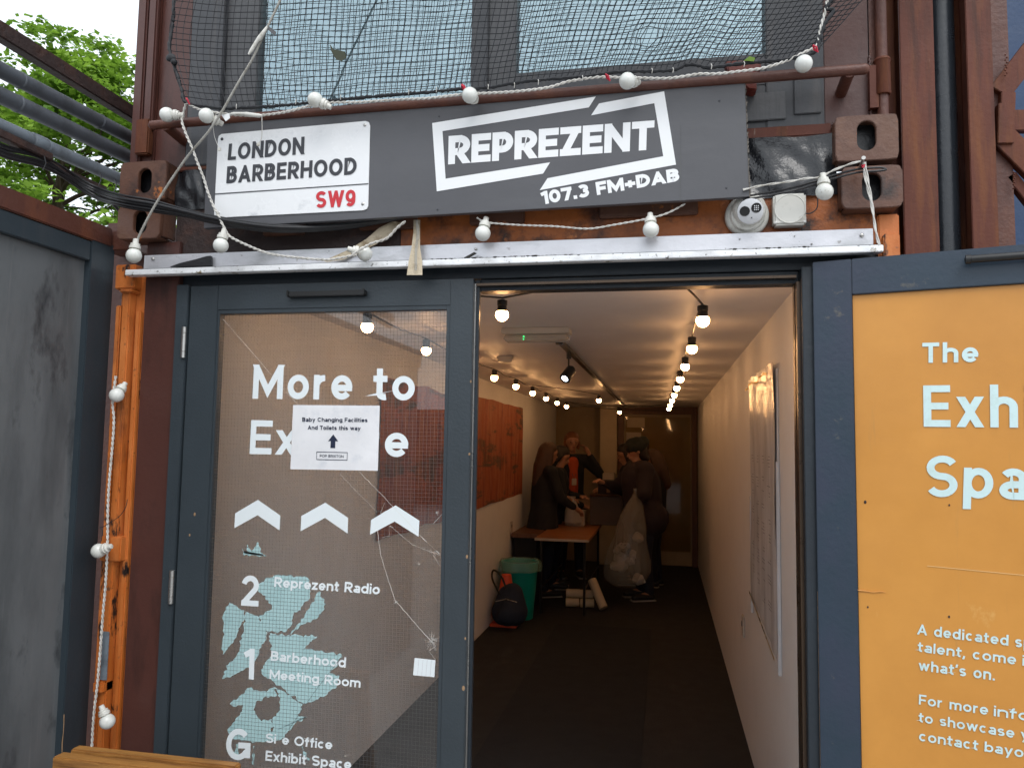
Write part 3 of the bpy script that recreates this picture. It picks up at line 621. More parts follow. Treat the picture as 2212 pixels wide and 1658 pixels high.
# ================================================================== DOORS
gd = thing('glazed_door', 'closed blue left door with cracked wired glass and white lettering', 'door', (-1.62, 2.36, 0))
GX0, GX1, GZ0, GZ1 = -1.502, -.692, .28, 2.084
YD0, YD1 = 2.358, 2.402
bx('stile', 'blue_paint', gd, -1.617, GX0-.008, YD0, YD1, .02, 2.183, .002); bx('stile', 'blue_paint', gd, GX1+.012, -.604, YD0, YD1, .02, 2.183, .002)
bx('top_rail', 'blue_paint', gd, GX0-.008, GX1+.012, YD0+.0004, YD1, GZ1+.014, 2.183, .001); bx('bottom_rail', 'blue_paint', gd, GX0-.008, GX1+.012, YD0+.0004, YD1, .02, GZ0-.012, .001)
for (x0, x1, z0, z1) in ((GX0-.008, GX0, GZ0-.012, GZ1+.014), (GX1, GX1+.012, GZ0-.012, GZ1+.014)): bx('glazing_bead', 'blue_paint', gd, x0, x1, YD0+.003, YD1-.01, z0, z1, .001)
bx('glazing_bead', 'blue_paint', gd, GX0, GX1, YD0+.003, YD1-.01, GZ1, GZ1+.014, .001)
bx('edge_strip', 'steel', gd, -.6035, -.5995, 2.375, 2.385, .2, 2.17, .001)
bx('edge_seal', 'blue_dark', gd, -.604, -.590, 2.386, 2.402, .02, 2.183, .001)
YP = 2.372
MB().add([(GX0, YP, GZ0), (GX1, YP, GZ0), (GX1, YP, GZ1), (GX0, YP, GZ1)], [(0, 1, 2, 3)]).build('glass_pane', 'door_glass', gd)
mb = MB(); r = .0003
x = GX0+.006
while x < GX1: mb.box(x-r, x+r, YP-.0009, YP-.0007, GZ0, GZ1); x += .0122
z = GZ0+.004
while z < GZ1: mb.box(GX0, GX1, YP-.0012, YP-.0010, z-r, z+r); z += .0122
mb.build('wire_grid', 'wire', gd)['kind'] = 'stuff'
for z0, z1 in ((1.93, 2.04), (1.10, 1.213)):
    mb = MB().lathe([(.004, 0), (.0085, .002), (.0085, .022), (.0075, .023), (.0075, .024), (.0085, .025), (.0085, z1-z0-.025), (.0075, z1-z0-.024), (.0075, z1-z0-.023), (.0085, z1-z0-.022), (.0085, z1-z0-.002), (.004, z1-z0)], (-1.628, 2.349, z0), n=12)
    mb.build('hinge', 'steel', gd, smooth=True)
MB().box(-1.243, -.965, 2.336, 2.357, 2.133, 2.151).box(-1.243, -1.235, 2.33, 2.336, 2.133, 2.155).box(-.973, -.965, 2.33, 2.336, 2.133, 2.155).build('closer_rail', 'black_plastic', gd, bev=.002)
mb = MB()
for (x, z, s_) in ((-.607, 1.30, .004), (-.606, 1.62, .003), (-.61, .9, .005), (-.607, 1.05, .003), (-.606, 1.85, .003), (-1.56, 1.4, .004), (-1.575, 1.33, .003)): mb.ball((x, YD0-.0002, z), s_, 6, 4, (1, .1, 1.6))
mb.build('paint_chips', 'bare_wood', gd)
LY = YP-.0006
L4 = lambda c, *p: quadD(c, p, y=LY)
text('lettering', 'More to', L4('M', (386, 628), (1420, 640), (1424, 424), (397, 410)), .185, 'vinyl_white', gd, gap=.15)
text('lettering', 'Explore', L4('M', (368, 980), (1378, 1001), (1384, 786), (379, 764)), .185, 'vinyl_white', gd, gap=.13)
for pts in (((420, 1272), (275, 1358), (270, 1452), (418, 1370), (558, 1467), (563, 1372)), ((850, 1290), (697, 1375), (692, 1472), (848, 1387), (992, 1487), (996, 1387)), ((1298, 1307), (1142, 1400), (1135, 1494), (1292, 1410), (1445, 1507), (1450, 1405))):
    MB().slab(quadD('M', pts, y=LY-.0014), (0, .0004, 0)).build('chevron', 'vinyl_white', gd)
text('lettering', '2', L4('L', (279, 720), (384, 726), (388, 549), (290, 545)), .185, 'vinyl_white', gd)
text('lettering', 'Reprezent Radio', L4('L', (474, 613), (1082, 657), (1086, 597), (478, 555)), .20, 'vinyl_white', gd, gap=.10)
text('lettering', '1', L4('L', (302, 1141), (357, 1147), (363, 970), (306, 966)), .19, 'vinyl_white', gd)
text('lettering', 'Barberhood', L4('L', (454, 1037), (886, 1078), (890, 1018), (458, 980)), .20, 'vinyl_white', gd, gap=.10)
text('lettering', 'Meeting Room', L4('L', (447, 1142), (971, 1193), (975, 1137), (450, 1087)), .20, 'vinyl_white', gd, gap=.10)
text('lettering', 'G', L4('L', (193, 1606), (335, 1614), (342, 1431), (203, 1425)), .185, 'vinyl_white', gd)
text('lettering', 'Site Office', L4('L', (424, 1508), (808, 1549), (812, 1492), (428, 1454)), .20, 'vinyl_white', gd, gap=.10, skip='t')
text('lettering', 'Exhibit Space', L4('L', (423, 1612), (917, 1664), (921, 1604), (427, 1554)), .20, 'vinyl_white', gd, gap=.10)
# torn left-over film
def ragged(pts, amp=4, n=5, seed=0):
    out = []
    for i, a in enumerate(pts):
        b = pts[(i+1) % len(pts)]; d = (b[0]-a[0], b[1]-a[1]); l = math.hypot(*d) or 1; nx, ny = -d[1]/l, d[0]/l
        for k in range(n):
            t = k/n; q = 0 if k == 0 else noise.noise(Vector((a[0]*.05+d[0]*t*.05, a[1]*.05+d[1]*t*.05, seed)))*amp*min(1, l/40)
            out.append((a[0]+d[0]*t+nx*q, a[1]+d[1]*t+ny*q))
    return out
FILM = [[(395, 590), (470, 548), (600, 552), (668, 560), (683, 610), (680, 680), (650, 700), (625, 745), (585, 770), (570, 840), (540, 870), (470, 872), (440, 872), (400, 850), (385, 782), (430, 757), (460, 745), (440, 690), (400, 650), (370, 620)],
        [(735, 640), (750, 680), (775, 712), (740, 770), (690, 810), (640, 830), (565, 887), (600, 832), (650, 780), (670, 740), (700, 700), (720, 650)],
        [(215, 700), (300, 745), (305, 790), (270, 850), (240, 930), (175, 1005), (180, 900), (185, 760)],
        [(308, 752), (383, 786), (436, 878), (428, 915), (400, 950), (385, 1000), (350, 1060), (300, 1090), (230, 1125), (172, 1143), (210, 1060), (260, 1000), (290, 910), (300, 820)],
        [(447, 876), (470, 886), (560, 888), (620, 892), (722, 897), (690, 930), (640, 972), (700, 975), (800, 990), (865, 1008), (840, 1060), (790, 1110), (850, 1125), (835, 1180), (770, 1240), (690, 1275), (640, 1288), (560, 1228), (480, 1170), (400, 1110), (420, 1050), (465, 1000), (450, 930)],
        [(330, 1195), (400, 1215), (480, 1190), (490, 1240), (430, 1245), (370, 1275), (365, 1330), (400, 1385), (460, 1375), (470, 1420), (430, 1500), (340, 1503), (240, 1490), (205, 1430), (250, 1385), (290, 1330), (290, 1290), (235, 1310), (222, 1280), (270, 1240)],
        [(482, 1192), (560, 1235), (638, 1291), (610, 1350), (670, 1360), (600, 1395), (560, 1440), (520, 1490), (433, 1500), (473, 1420), (463, 1375), (500, 1330), (508, 1250), (493, 1240)],
        [(290, 395), (312, 420), (320, 370), (345, 412), (380, 355), (402, 420), (430, 435), (300, 433)],
        [(250, 1520), (270, 1515), (262, 1600), (248, 1590)], [(352, 1530), (362, 1530), (358, 1640), (348, 1635)], [(635, 1530), (650, 1560), (680, 1610), (672, 1612), (642, 1570)]]
for i, pp in enumerate(FILM):
    q = ragged(pp, 15, 9, i*3.7); MB().poly([p+Vector((0, -.0002-.00003*i, 0)) for p in quadD('L', q, y=YP)]).build('torn_film', 'film_cyan', gd)
def crackline(c, pts, w, seed=0, amp=3):
    q = ragged(pts, amp, 8, seed)[:8*(len(pts)-1)+1]; w3 = quadD(c, q, y=YP-.0021); mb = MB()
    for i in range(len(w3)-1):
        a, b = w3[i], w3[i+1]; d = (b-a).normalized(); s_ = Vector((-d.z, 0, d.x))*w*.75*(.5+.5*abs(noise.noise(a*90)))
        mb.poly([a+s_, b+s_, b-s_, a-s_])
    return mb
cm = MB()
def addm(dst, src): dst.M = None; dst.add(src.v, src.f)
for c, pts, w in (('M', [(197, 120), (420, 375), (575, 560), (690, 680)], .0009), ('M', [(1060, 1088), (1230, 1260), (1450, 1495), (1585, 1622)], .0010), ('M', [(945, 1110), (1060, 1230), (1180, 1350)], .0006),
                  ('L', [(1070, 288), (1085, 420), (1120, 540), (1170, 690), (1300, 840), (1405, 955)], .0013), ('L', [(1140, 260), (1270, 370), (1430, 432)], .0007), ('L', [(1305, 310), (1428, 425)], .0010),
                  ('L', [(1440, 195), (1390, 250)], .0010), ('L', [(1405, 955), (1365, 980), (1405, 1035)], .0008), ('L', [(1390, 430), (1432, 500)], .0006), ('L', [(1110, 130), (1085, 190), (1130, 170)], .0006), ('L', [(1140, 260), (1140, 320), (1095, 330)], .0006)):
    addm(cm, crackline(c, pts, w, w*999))
random.seed(5)
for cx, cy, R0, k in ((1385, 925, 60, 26), (1390, 415, 28, 10), (1310, 478, 14, 6), (1170, 700, 16, 8), (1415, 185, 20, 9), (885, 1585, 14, 6)):
    for i in range(k):
        a = random.uniform(0, 6.28); r_ = R0*random.uniform(.3, 1); addm(cm, crackline('L', [(cx+random.uniform(-8, 8), cy+random.uniform(-8, 8)), (cx+math.cos(a)*r_, cy+math.sin(a)*r_)], .0005, i))
cm.build('crack', 'crack', gd)['kind'] = 'stuff'
dm = MB()
for c, pts, w in (('L', [(1380, 425), (1300, 500), (1150, 690), (1080, 742)], .0007), ('L', [(1080, 742), (900, 965), (700, 1225), (560, 1430)], .0008), ('L', [(1390, 575), (1260, 650), (1160, 710)], .0006)): addm(dm, crackline(c, pts, w, 4, 2))
dm.build('crack', 'crack_dark', gd)
# notices on the glass
pn = thing('paper_notice', 'white baby changing notice with an upward arrow stuck on the glass', 'notice', P('M', 627, 1077, y=YP-.004))
YN = YP-.005
q = quadD('M', [(645, 668), (1198, 672), (1185, 1087), (627, 1077)], y=YN)
vs = []; N_ = 10
for j in range(N_+1):
    for i in range(N_+1):
        a = q[3].lerp(q[2], i/N_); b = q[0].lerp(q[1], i/N_); p = a.lerp(b, j/N_); e = min(i, N_-i, j, N_-j); p.y += (.0006*noise.noise(p*14) if e else 0); vs.append(p)
MB().add(vs, [(j*(N_+1)+i, j*(N_+1)+i+1, (j+1)*(N_+1)+i+1, (j+1)*(N_+1)+i) for j in range(N_) for i in range(N_)]).build('sheet', 'paper', pn, smooth=True)
PY = YN-.0008; PQ = lambda *p: quadD('M', p, y=PY)
text('lettering', 'Baby Changing Facilities', PQ((703, 774), (1119, 777), (1120, 751), (703, 747)), .2, 'print_navy', pn, gap=.1, lift=.0003)
text('lettering', 'And Toilets this way', PQ((738, 824), (1075, 829), (1076, 803), (738, 798)), .2, 'print_navy', pn, gap=.1, lift=.0003)
MB().poly(PQ((901, 855), (868, 898), (885, 898), (882, 942), (913, 943), (914, 899), (932, 899))).build('arrow', 'print_navy', pn)
mb = MB()
o4 = [(794, 965), (992, 969), (990, 1021), (793, 1017)]; i4 = [(797, 969), (989, 973), (987, 1017), (796, 1013)]
for k in range(4): mb.poly(PQ(o4[k], o4[(k+1) % 4], i4[(k+1) % 4], i4[k]))
mb.build('label_border', 'print_navy', pn)
text('lettering', 'POP BRIXTON', PQ((815, 1000), (967, 1004), (968, 987), (815, 983)), .15, 'print_navy', pn, gap=.13, lift=.0003)
sp = thing('paper_label', 'small square white label taped low on the door glass beside the right stile', 'label', P('L', 1274, 1122, y=YP-.002))
MB().slab(quadD('L', [(1283, 1022), (1403, 1035), (1397, 1133), (1274, 1122)], y=YP-.003), (0, .0005, 0)).build('sheet', 'vinyl_white', sp)
mb = MB()
for k in range(1, 5): mb.slab(quadD('L', [(1283+k*24-9*0, 1024+k*2.5), (1284.5+k*24, 1024+k*2.5), (1276+k*24, 1122+k*2.2), (1274.5+k*24, 1122+k*2.2)], y=YP-.0034), (0, .0002, 0))
mb.build('fold_line', 'aluminium', sp)
# ---- right leaf, opened outwards
A15 = RD(15); H0 = Vector((.43, 2.33, 0)); RN = Vector((-math.sin(A15), -math.cos(A15), 0)); RM = Matrix.Translation(H0) @ Matrix.Rotation(-A15, 4, 'Z')
rd = thing('open_door', 'blue framed door leaf swung outwards with an orange exhibition panel', 'door', H0)
def rb(name, mat, x0, x1, y0, y1, z0, z1, bev=.002): return MB(RM).box(x0, x1, y0, y1, z0, z1).build(name, mat, rd, bev=bev)
rb('stile', 'blue_worn', -.006, .0975, 0, .045, .02, 2.197); rb('top_rail', 'blue_worn', .0983, 1.0, .0004, .045, 2.094, 2.197); rb('stile', 'blue_worn', .915, 1.01, .0006, .046, .02, 2.0935); rb('bottom_rail', 'blue_worn', .0983, .914, .0004, .045, .02, .25)
rb('orange_panel', 'orange_panel', .0983, .914, .012, .03, .25, 2.0935, .0008)
rb('edge_wear', 'bare_wood', -.0078, -.0062, .012, .0145, .3, 1.25, 0); rb('edge_seal', 'black_rubber', -.016, -.0065, .02, .045, .02, 2.19)
mb = MB(RM)
mb.tube([(.375, -.022, 2.163), (.378, -.022, 2.163), (.39, -.022, 2.163), (.391, -.022, 2.163), (.75, -.022, 2.160)], [.003, .0125, .0125, .0105, .0105], 16); mb.box(.52, .56, -.014, .001, 2.15, 2.17)
mb.build('closer_arm', 'black_plastic', rd, smooth=True)
PLN = (H0+Vector((0, 0, 0))-RN*.0112, RN)
T4 = lambda c, *p: [P(c, *a, pl=PLN) for a in p]
text('lettering', 'The', T4('N', (818, 670), (1170, 665), (1170, 535), (818, 545)), .19, 'letter_pale', rd, gap=.15)
text('lettering', 'Exhibition', T4('N', (827, 1070), (2660, 1090), (2660, 788), (823, 812)), .165, 'letter_pale', rd, gap=.13)
text('lettering', 'Space', T4('N', (838, 1508), (1940, 1548), (1940, 1262), (848, 1250)), .165, 'letter_pale', rd, gap=.12)
text('lettering', "A dedicated", T4('O', (787, 815), (1360, 887), (1362, 819), (790, 750)), .17, 'letter_pale', rd, gap=.13)
text('lettering', "space", T4('O', (1402.0, 893.0), (1688.8, 930.2), (1689.6, 860.6), (1404.0, 824.0)), .17, 'letter_pale', rd, gap=.13)
text('lettering', "talent, come", T4('O', (789, 923), (1408, 1006), (1410, 940), (792, 860)), .17, 'letter_pale', rd, gap=.13)
text('lettering', "in", T4('O', (1448.0, 1011.0), (1550.4, 1024.8), (1552.0, 958.4), (1450.0, 945.0)), .17, 'letter_pale', rd, gap=.13)
text('lettering', "what's on.", T4('O', (795, 1040), (1275, 1106), (1278, 1034), (797, 975)), .17, 'letter_pale', rd, gap=.13)
text('lettering', "For more", T4('O', (797, 1255), (1232, 1322), (1234, 1256), (799, 1192)), .17, 'letter_pale', rd, gap=.13)
text('lettering', "info", T4('O', (1268.0, 1328.0), (1495.5, 1361.1), (1496.8, 1293.7), (1270.0, 1262.0)), .17, 'letter_pale', rd, gap=.13)
text('lettering', "to showcase", T4('O', (795, 1365), (1397, 1467), (1399, 1402), (797, 1303)), .17, 'letter_pale', rd, gap=.13)
text('lettering', "your", T4('O', (1437.0, 1473.0), (1669.7, 1509.8), (1670.5, 1442.1), (1439.0, 1408.0)), .17, 'letter_pale', rd, gap=.13)
text('lettering', "contact", T4('O', (798, 1483), (1170, 1545), (1172, 1480), (800, 1418)), .17, 'letter_pale', rd, gap=.13)
text('lettering', "bayo", T4('O', (1210, 1550), (1454, 1590), (1456, 1524), (1212, 1487)), .17, 'letter_pale', rd, gap=.13)
mb = MB()
for a, b, w in (((850, 386), (1700, 468), 2.2),): mb.slab(T4('O', (a[0], a[1]-w), (b[0], b[1]-w), (b[0], b[1]+w), (a[0], a[1]+w)), RN*.0006)
mb.build('ruled_line', 'crease', rd)
mb = MB(); pts = [(412, 538), (470, 545), (510, 551), (560, 547), (592, 551)]
mb.tube([P('O', *p, pl=PLN)+RN*.0015 for p in pts], [.0022, .0016, .0014, .0014, .0005], 6); mb.build('panel_crease', 'orange_panel', rd, smooth=True)
mb = MB()
for c, x, y, r in (('N', 460, 1543, .0035), ('N', 988, 1562, .0022), ('O', 477, 645, .0022), ('O', 988, 706, .0026)): mb.ball(P(c, x, y, pl=PLN), r, 8, 5, (1, .4, 1.4))
mb.build('dirt_spots', 'dark_rust', rd)
# ================================================================== SIGN BOARD
YS = 2.268
sb = thing('sign_board', 'long dark grey fascia board carrying a street name plate and white logo', 'sign board', P('B', 285, 1475, y=YS))
q = [P('B', 310, 822, y=YS), P('C', 1968, 575, y=YS), P('C', 1998, 1358, y=YS), P('B', 283, 1478, y=YS)]
q[0] = P('A', 1232, 722, y=YS)
MB().slab(q, (0, .020, 0)).build('board', 'sign_grey', sb, bev=.001)
random.seed(3); ee = [q[1], q[2]]; mb = MB(); last = None
for k in range(60):
    a = q[1].lerp(q[2], k/60); b = q[1].lerp(q[2], (k+1)/60); w = random.uniform(.0005, .006)
    mb.slab([a+Vector((.0004, 0, 0)), a+Vector((w, 0, 0)), b+Vector((w*.7, 0, 0)), b+Vector((.0004, 0, 0))], (0, .018, 0))
mb.build('broken_edge', 'raw_edge', sb)
mb = MB(); mb.slab([P('C', *p, y=YS-.0006) for p in ((1523, 860), (1527, 860), (1528, 1120), (1521, 1120))], (0, -.0002, 0)); mb.slab([P('C', *p, y=YS-.0006) for p in ((1521, 1120), (1530, 1120), (1526, 1385), (1518, 1390))], (0, -.0002, 0)); mb.build('scratch', 'mid_grey', sb)
mb = MB()
for c, x, y in (('B', 1809, 755), ('B', 1798, 1358), ('C', 1792, 697), ('C', 1841, 1298), ('B', 450, 800)): p = P(c, x, y, y=YS); mb.lathe([(.0001, -.0005), (.003, 0), (.003, .0012), (.0001, .0022)], p, (0, -1, 0), 10)
mb.build('screw', 'print_dark', sb, smooth=True)
SQ = lambda c, *p: quadD(c, p, y=YS-.0012)
pl_ = quadD('B', [(372, 905), (400, 872), (1325, 785), (1358, 812), (1345, 1335), (1310, 1362), (380, 1412), (350, 1385)], y=YS-.004)
pl_ = quadD('B', [(375, 900), (380, 880), (398, 868), (1330, 784), (1352, 791), (1360, 812), (1348, 1332), (1338, 1354), (1318, 1362), (375, 1410), (355, 1404), (350, 1388)], y=YS-.004)
MB().slab(pl_, (0, .004, 0)).build('name_plate', 'plate_white', sb, bev=.0006)
YQ = YS-.0052; NQ = lambda c, *p: quadD(c, p, y=YQ)
text('lettering', 'LONDON', NQ('B', (438, 1038), (933, 998), (937, 885), (447, 932)), .2, 'print_dark', sb, gap=.1, lift=.0003)
text('lettering', 'BARBERHOOD', NQ('B', (429, 1188), (1272, 1128), (1276, 1018), (436, 1078)), .2, 'print_dark', sb, gap=.1, lift=.0003)
text('lettering', 'SW9', NQ('B', (1008, 1348), (1264, 1335), (1268, 1228), (1012, 1240)), .2, 'print_red', sb, gap=.09, lift=.0003)
MB().slab(NQ('B', (352, 1254), (1350, 1187), (1350, 1193), (352, 1260)), (0, -.0003, 0)).build('rule', 'print_dark', sb)
for x, y, m_ in ((402, 901, 'print_dark'), (1327, 811, 'steel'), (1314, 1320, 'steel'), (378, 1379, 'steel')): MB().lathe([(.0052, 0), (.0052, .0012), (.003, .0026), (.0001, .0028)], P('B', x, y, y=YQ+.001), (0, -1, 0), 12).build('plate_screw', m_, sb, smooth=True)
# logo: broken tilted frame, from the zoomed readings
for pp in ([('B', 1763, 798), ('C', 938, 668), ('C', 890, 743), ('B', 1830, 850), ('B', 1850, 1158), ('C', 622, 1122), ('C', 574, 1200), ('B', 1793, 1240)],
           [('C', 960, 716), ('C', 1410, 632), ('C', 1492, 1138), ('C', 551, 1314), ('C', 604, 1232), ('C', 1404, 1080), ('C', 1342, 714), ('C', 905, 798)]):
    MB().slab([P(c, x, y, y=YS-.001) for c, x, y in pp], (0, -.0004, 0)).build('logo_frame', 'white_print', sb)
text('lettering', 'REPREZENT', [P('B', 1866, 1066, y=YS-.0008), P('C', 1338, 1034, y=YS-.0008), P('C', 1344, 832, y=YS-.0008), P('B', 1870, 882, y=YS-.0008)], .245, 'white_print', sb, gap=.05, lift=.0003)
text('lettering', '107.3 FM+DAB', quadD('C', [(570, 1414), (1518, 1250), (1508, 1160), (556, 1325)], y=YS-.0008), .27, 'white_print', sb, gap=.07, lift=.0003)
# ================================================================== FLASHING
fl = thing('metal_flashing', 'long pale metal drip flashing above the doors with a bright folded lip', 'flashing', (-1.8, 2.3, 2.23))
YL = 2.30
MB().box(-1.79, .592, 2.335, 2.350, 2.228, 2.292).build('back_plate', 'aluminium', fl, bev=.001)
MB().box(-1.835, .61, YL, 2.334, 2.2145, 2.2345).build('lip', 'lip_metal', fl, bev=.002)
MB().box(-1.80, .60, 2.334, 2.38, 2.238, 2.244).build('tray', 'blue_dark', fl)
for c, x, y, r in (('F', 190, 385, .0055), ('F', 2050, 328, .0045), ('E', 773, 1283, .006), ('F', 702, 364, .002), ('F', 1020, 391, .002), ('E', 107, 1303, .0025), ('E', 407, 1287, .0018), ('E', 500, 1330, .003)): MB().lathe([(r, 0), (r, .002), (r*.55, .004), (.0001, .0042)], P(c, x, y, y=2.3335), (0, -1, 0), 12).build('rivet', 'steel', fl, smooth=True)
MB().slab(quadD('F', [(285, 430), (345, 408), (440, 385), (500, 368), (522, 366), (522, 425)], y=2.318), (0, .012, 0)).build('torn_flap', 'black_rubber', fl, bev=.001)
random.seed(11); mb = MB()
for k in range(420):
    u = random.choice((0, 0, 1)); x = random.uniform(-.73, -.28) if u == 0 else random.uniform(.18, .42)
    mb.ball((x, random.uniform(2.303, 2.326), 2.2352), random.uniform(.001, .0055), 5, 4, (1.7, 1, .8))
mb.slab([P('F', 1980, 378, y=2.312), P('F', 2040, 345, y=2.312), P('F', 2055, 352, y=2.312), P('F', 1990, 390, y=2.312)], (0, .004, 0))
mb.build('debris', 'debris', fl)['kind'] = 'stuff'
# ================================================================== NET
nt_ = thing('safety_net', 'black knotted netting hung over the upper windows with a rope hem', 'net', (-1.7, 2.2, 2.8))
BOT = [(402, 222), (450, 231), (500, 234), (600, 229), (680, 221), (760, 213), (850, 205), (930, 199), (1000, 192), (1055, 189), (1110, 180), (1180, 172), (1260, 166), (1330, 156), (1400, 154), (1450, 152), (1490, 139), (1530, 146), (1580, 140), (1640, 133), (1690, 130), (1730, 122), (1762, 112)]
def along(pts, t):
    L = [0]
    for a, b in zip(pts, pts[1:]): L.append(L[-1]+math.hypot(b[0]-a[0], b[1]-a[1]))
    s_ = t*L[-1]
    for i in range(len(pts)-1):
        if s_ <= L[i+1] or i == len(pts)-2:
            k = (s_-L[i])/(L[i+1]-L[i]); return (pts[i][0]+(pts[i+1][0]-pts[i][0])*k, pts[i][1]+(pts[i+1][1]-pts[i][1])*k)
NCn, NRn = 108, 54
def netpt(i, j):
    t = i/NCn; w = j/NRn; bx_, by_ = along(BOT, t)
    tx = 373+(2330-373)*t*(1-.0)-(380*t*(1-t)) +12*math.sin(t*9); ty = -520
    bulge = -14*math.sin(math.pi*min(1, w*2.9))*(1-t)**6*2.2
    u = bx_+(tx-bx_)*w**1.0+bulge; v = by_+(ty-by_)*w
    n1 = noise.noise(Vector((t*14, w*6.6, 1))); n2 = noise.noise(Vector((t*11, w*8.8, 7)))
    e = 0 if j == 0 else 1
    u += n1*6*e; v += n2*5*e
    # pulled threads round the tear
    d = math.hypot(u-1402, v-78)
    if d < 60: k = (1-d/60)**2*16; u += (u-1402)/max(d, 4)*k; v += (v-78)/max(d, 4)*k
    return P('D', u, v, y=2.205+.016*noise.noise(Vector((t*6, w*4.4, 3)))-.04*w)
G_ = [[netpt(i, j) for i in range(NCn+1)] for j in range(NRn+1)]
mb = MB(); rn = .0013
for j in range(0, NRn+1): 
    if j == 0: continue
    mb.tube(G_[j], rn, 4, cap=False)
for i in range(NCn+1):
    if i in (73,):
        mb.tube([G_[j][i] for j in range(0, 8)], rn, 4, cap=False); mb.tube([G_[j][i] for j in range(12, NRn+1)], rn, 4, cap=False)
    else: mb.tube([G_[j][i] for j in range(NRn+1)], rn, 4, cap=False)
mb.build('net_strands', 'net_black', nt_)['kind'] = 'stuff'
hem = [P('D', *p, y=2.2) for p in [(373, -480), (375, -60), (374, 40), (366, 100), (372, 128), (384, 165), (394, 200)]+BOT+[(1772, 80), (1783, 50), (1802, 22), (1825, -30), (2320, -500)]]
random.seed(4); hp = resample(smoothpath(hem, 6), .006)
MB().tube([p+Vector((random.uniform(-.0012, .0012), 0, random.uniform(-.0014, .0014))) for p in hp], [random.uniform(.0038, .0068) for _ in hp], 7).build('hem_rope', 'net_black', nt_, smooth=True)
mb = MB(); mb.ball(P('D', 369, 125, y=2.19), .014, 10, 8, (1.3, .6, 1)); mb.ball(P('D', 376, 134, y=2.19), .011, 10, 8); mb.build('knot', 'net_black', nt_, smooth=True)
for k, (c, x, y) in enumerate((('B', 180, 655), ('B', 1965, 570), ('C', 1020, 535), ('C', 28, 605), ('E', 520, 265))):
    p = P(c, x, y, y=2.185); MB().tube([p+Vector((-.006, 0, .010)), p+Vector((.002, -.004, .002)), p+Vector((.006, 0, -.01)), p+Vector((-.002, .006, 0)), p+Vector((-.006, 0, .010))], .0028, 6).build('red_tie', 'red_tie', nt_, smooth=True)
mb = MB()
for c, x, y in (('B', 495, 690), ('B', 880, 660), ('B', 1170, 632), ('B', 1610, 597), ('B', 1790, 582), ('B', 2125, 563), ('C', 375, 590), ('C', 540, 568), ('C', 845, 540), ('C', 1325, 490), ('C', 1470, 485), ('C', 1735, 460), ('E', 130, 350)):
    p = P(c, x, y, y=2.192); mb.tube([p+Vector((0, 0, .008)), p+Vector((.002, -.004, 0)), p+Vector((0, 0, -.008))], .0012, 5)
mb.build('cable_ties', 'white_cable', nt_, smooth=True)['kind'] = 'stuff'
q = quadD('B', [(1100, 290), (1120, 320), (1150, 325), (1195, 335), (1205, 375), (1175, 398), (1140, 385), (1118, 350), (1108, 330)], y=2.19)
tag(MB().slab(q, (0, .004, .002)).build('dry_leaf', 'leaf_dry'), 'dark dead leaf caught in the net in front of the left window', 'leaf')
q = quadD('C', [(1960, 420), (2000, 390), (2040, 400), (2030, 425)], y=2.19)
tag(MB().slab(q, (0, .004, .002)).build('dry_leaf', 'leaf_green'), 'small yellow green leaf resting on the net hem above the red box', 'leaf')
# ================================================================== OUTDOOR FESTOON LIGHTS
def bulb(parent, c, d, r=.0245, mat='bulb_white', smat='socket_white', lit=False):
    c = Vector(c); d = Vector(d).normalized()
    g_ = MB().lathe([(max(.0001, r*math.sin(math.pi*i/12)), -r*math.cos(math.pi*i/12)) for i in range(12)]+[(r*.55, r*.93), (r*.5, r*1.0)], c, d, 22)
    o = g_.build('bulb', mat, parent, smooth=True, ang=80)
    MB().lathe([(r*.5, r*.9), (r*.72, r*.95), (r*.72, r*1.3), (r*.60, r*1.34), (r*.60, r*1.62), (r*.38, r*1.68), (r*.34, r*2.25), (r*.2, r*2.3)], c, d, 16).build('socket', smat, o, smooth=True)
    return o
def festoon(name, label, cables, bulbs, grp='outdoor festoon light strings', r=.0024, strands=2, pitch=.035, y=2.2, mat='white_cable'):
    c0 = P('D', *cables[0][0], y=y) if not isinstance(cables[0][0], Vector) else cables[0][0]
    t = thing(name, label, 'string lights', c0, grp)
    for cb in cables:
        pts = [p if isinstance(p, Vector) else P('D', p[0], p[1], y=(p[2] if len(p) > 2 else y)) for p in cb]
        twisted(MB(), pts, r, pitch, strands).build('cable', mat, t, smooth=True)
    for u, v, dx, dy, dz, *yy in bulbs: bulb(t, P('D', u, v, y=(yy[0] if yy else y-.01)), (dx, dy, dz))
    return t
t = festoon('string_lights', 'white twisted cable with five round bulbs running along the net hem', [[(402, 222), (430, 236), (470, 244), (515, 249), (560, 250)], [(560, 250), (612, 243), (665, 230), (700, 222), (770, 221), (850, 216), (930, 212), (1000, 204), (1100, 199), (1180, 190), (1230, 176), (1290, 167), (1345, 168), (1390, 169), (1450, 169), (1510, 160), (1545, 160), (1600, 154), (1650, 147), (1700, 131), (1740, 112), (1765, 98), (1773, 60), (1786, 10), (1792, -40), (1850, -400)]],
            [(446, 250, .5, .6, -.2), (681, 216, .8, .25, -.35), (1015, 206, .1, 1, .1), (1355, 175, .6, .8, .25), (1736, 138, .1, .8, .55)])
MB().tube([P('D', *p, y=2.19) for p in ((500, 246), (505, 246), (530, 246), (532, 247), (560, 250), (566, 250))], [.004, .0055, .0055, .0075, .0065, .003], 12).build('connector', 'socket_white', t, smooth=True)
MB().slab(quadD('B', [(398, 745), (448, 735), (452, 765), (425, 785)], y=2.18), (0, .002, 0)).build('cable_tag', 'plate_white', t)
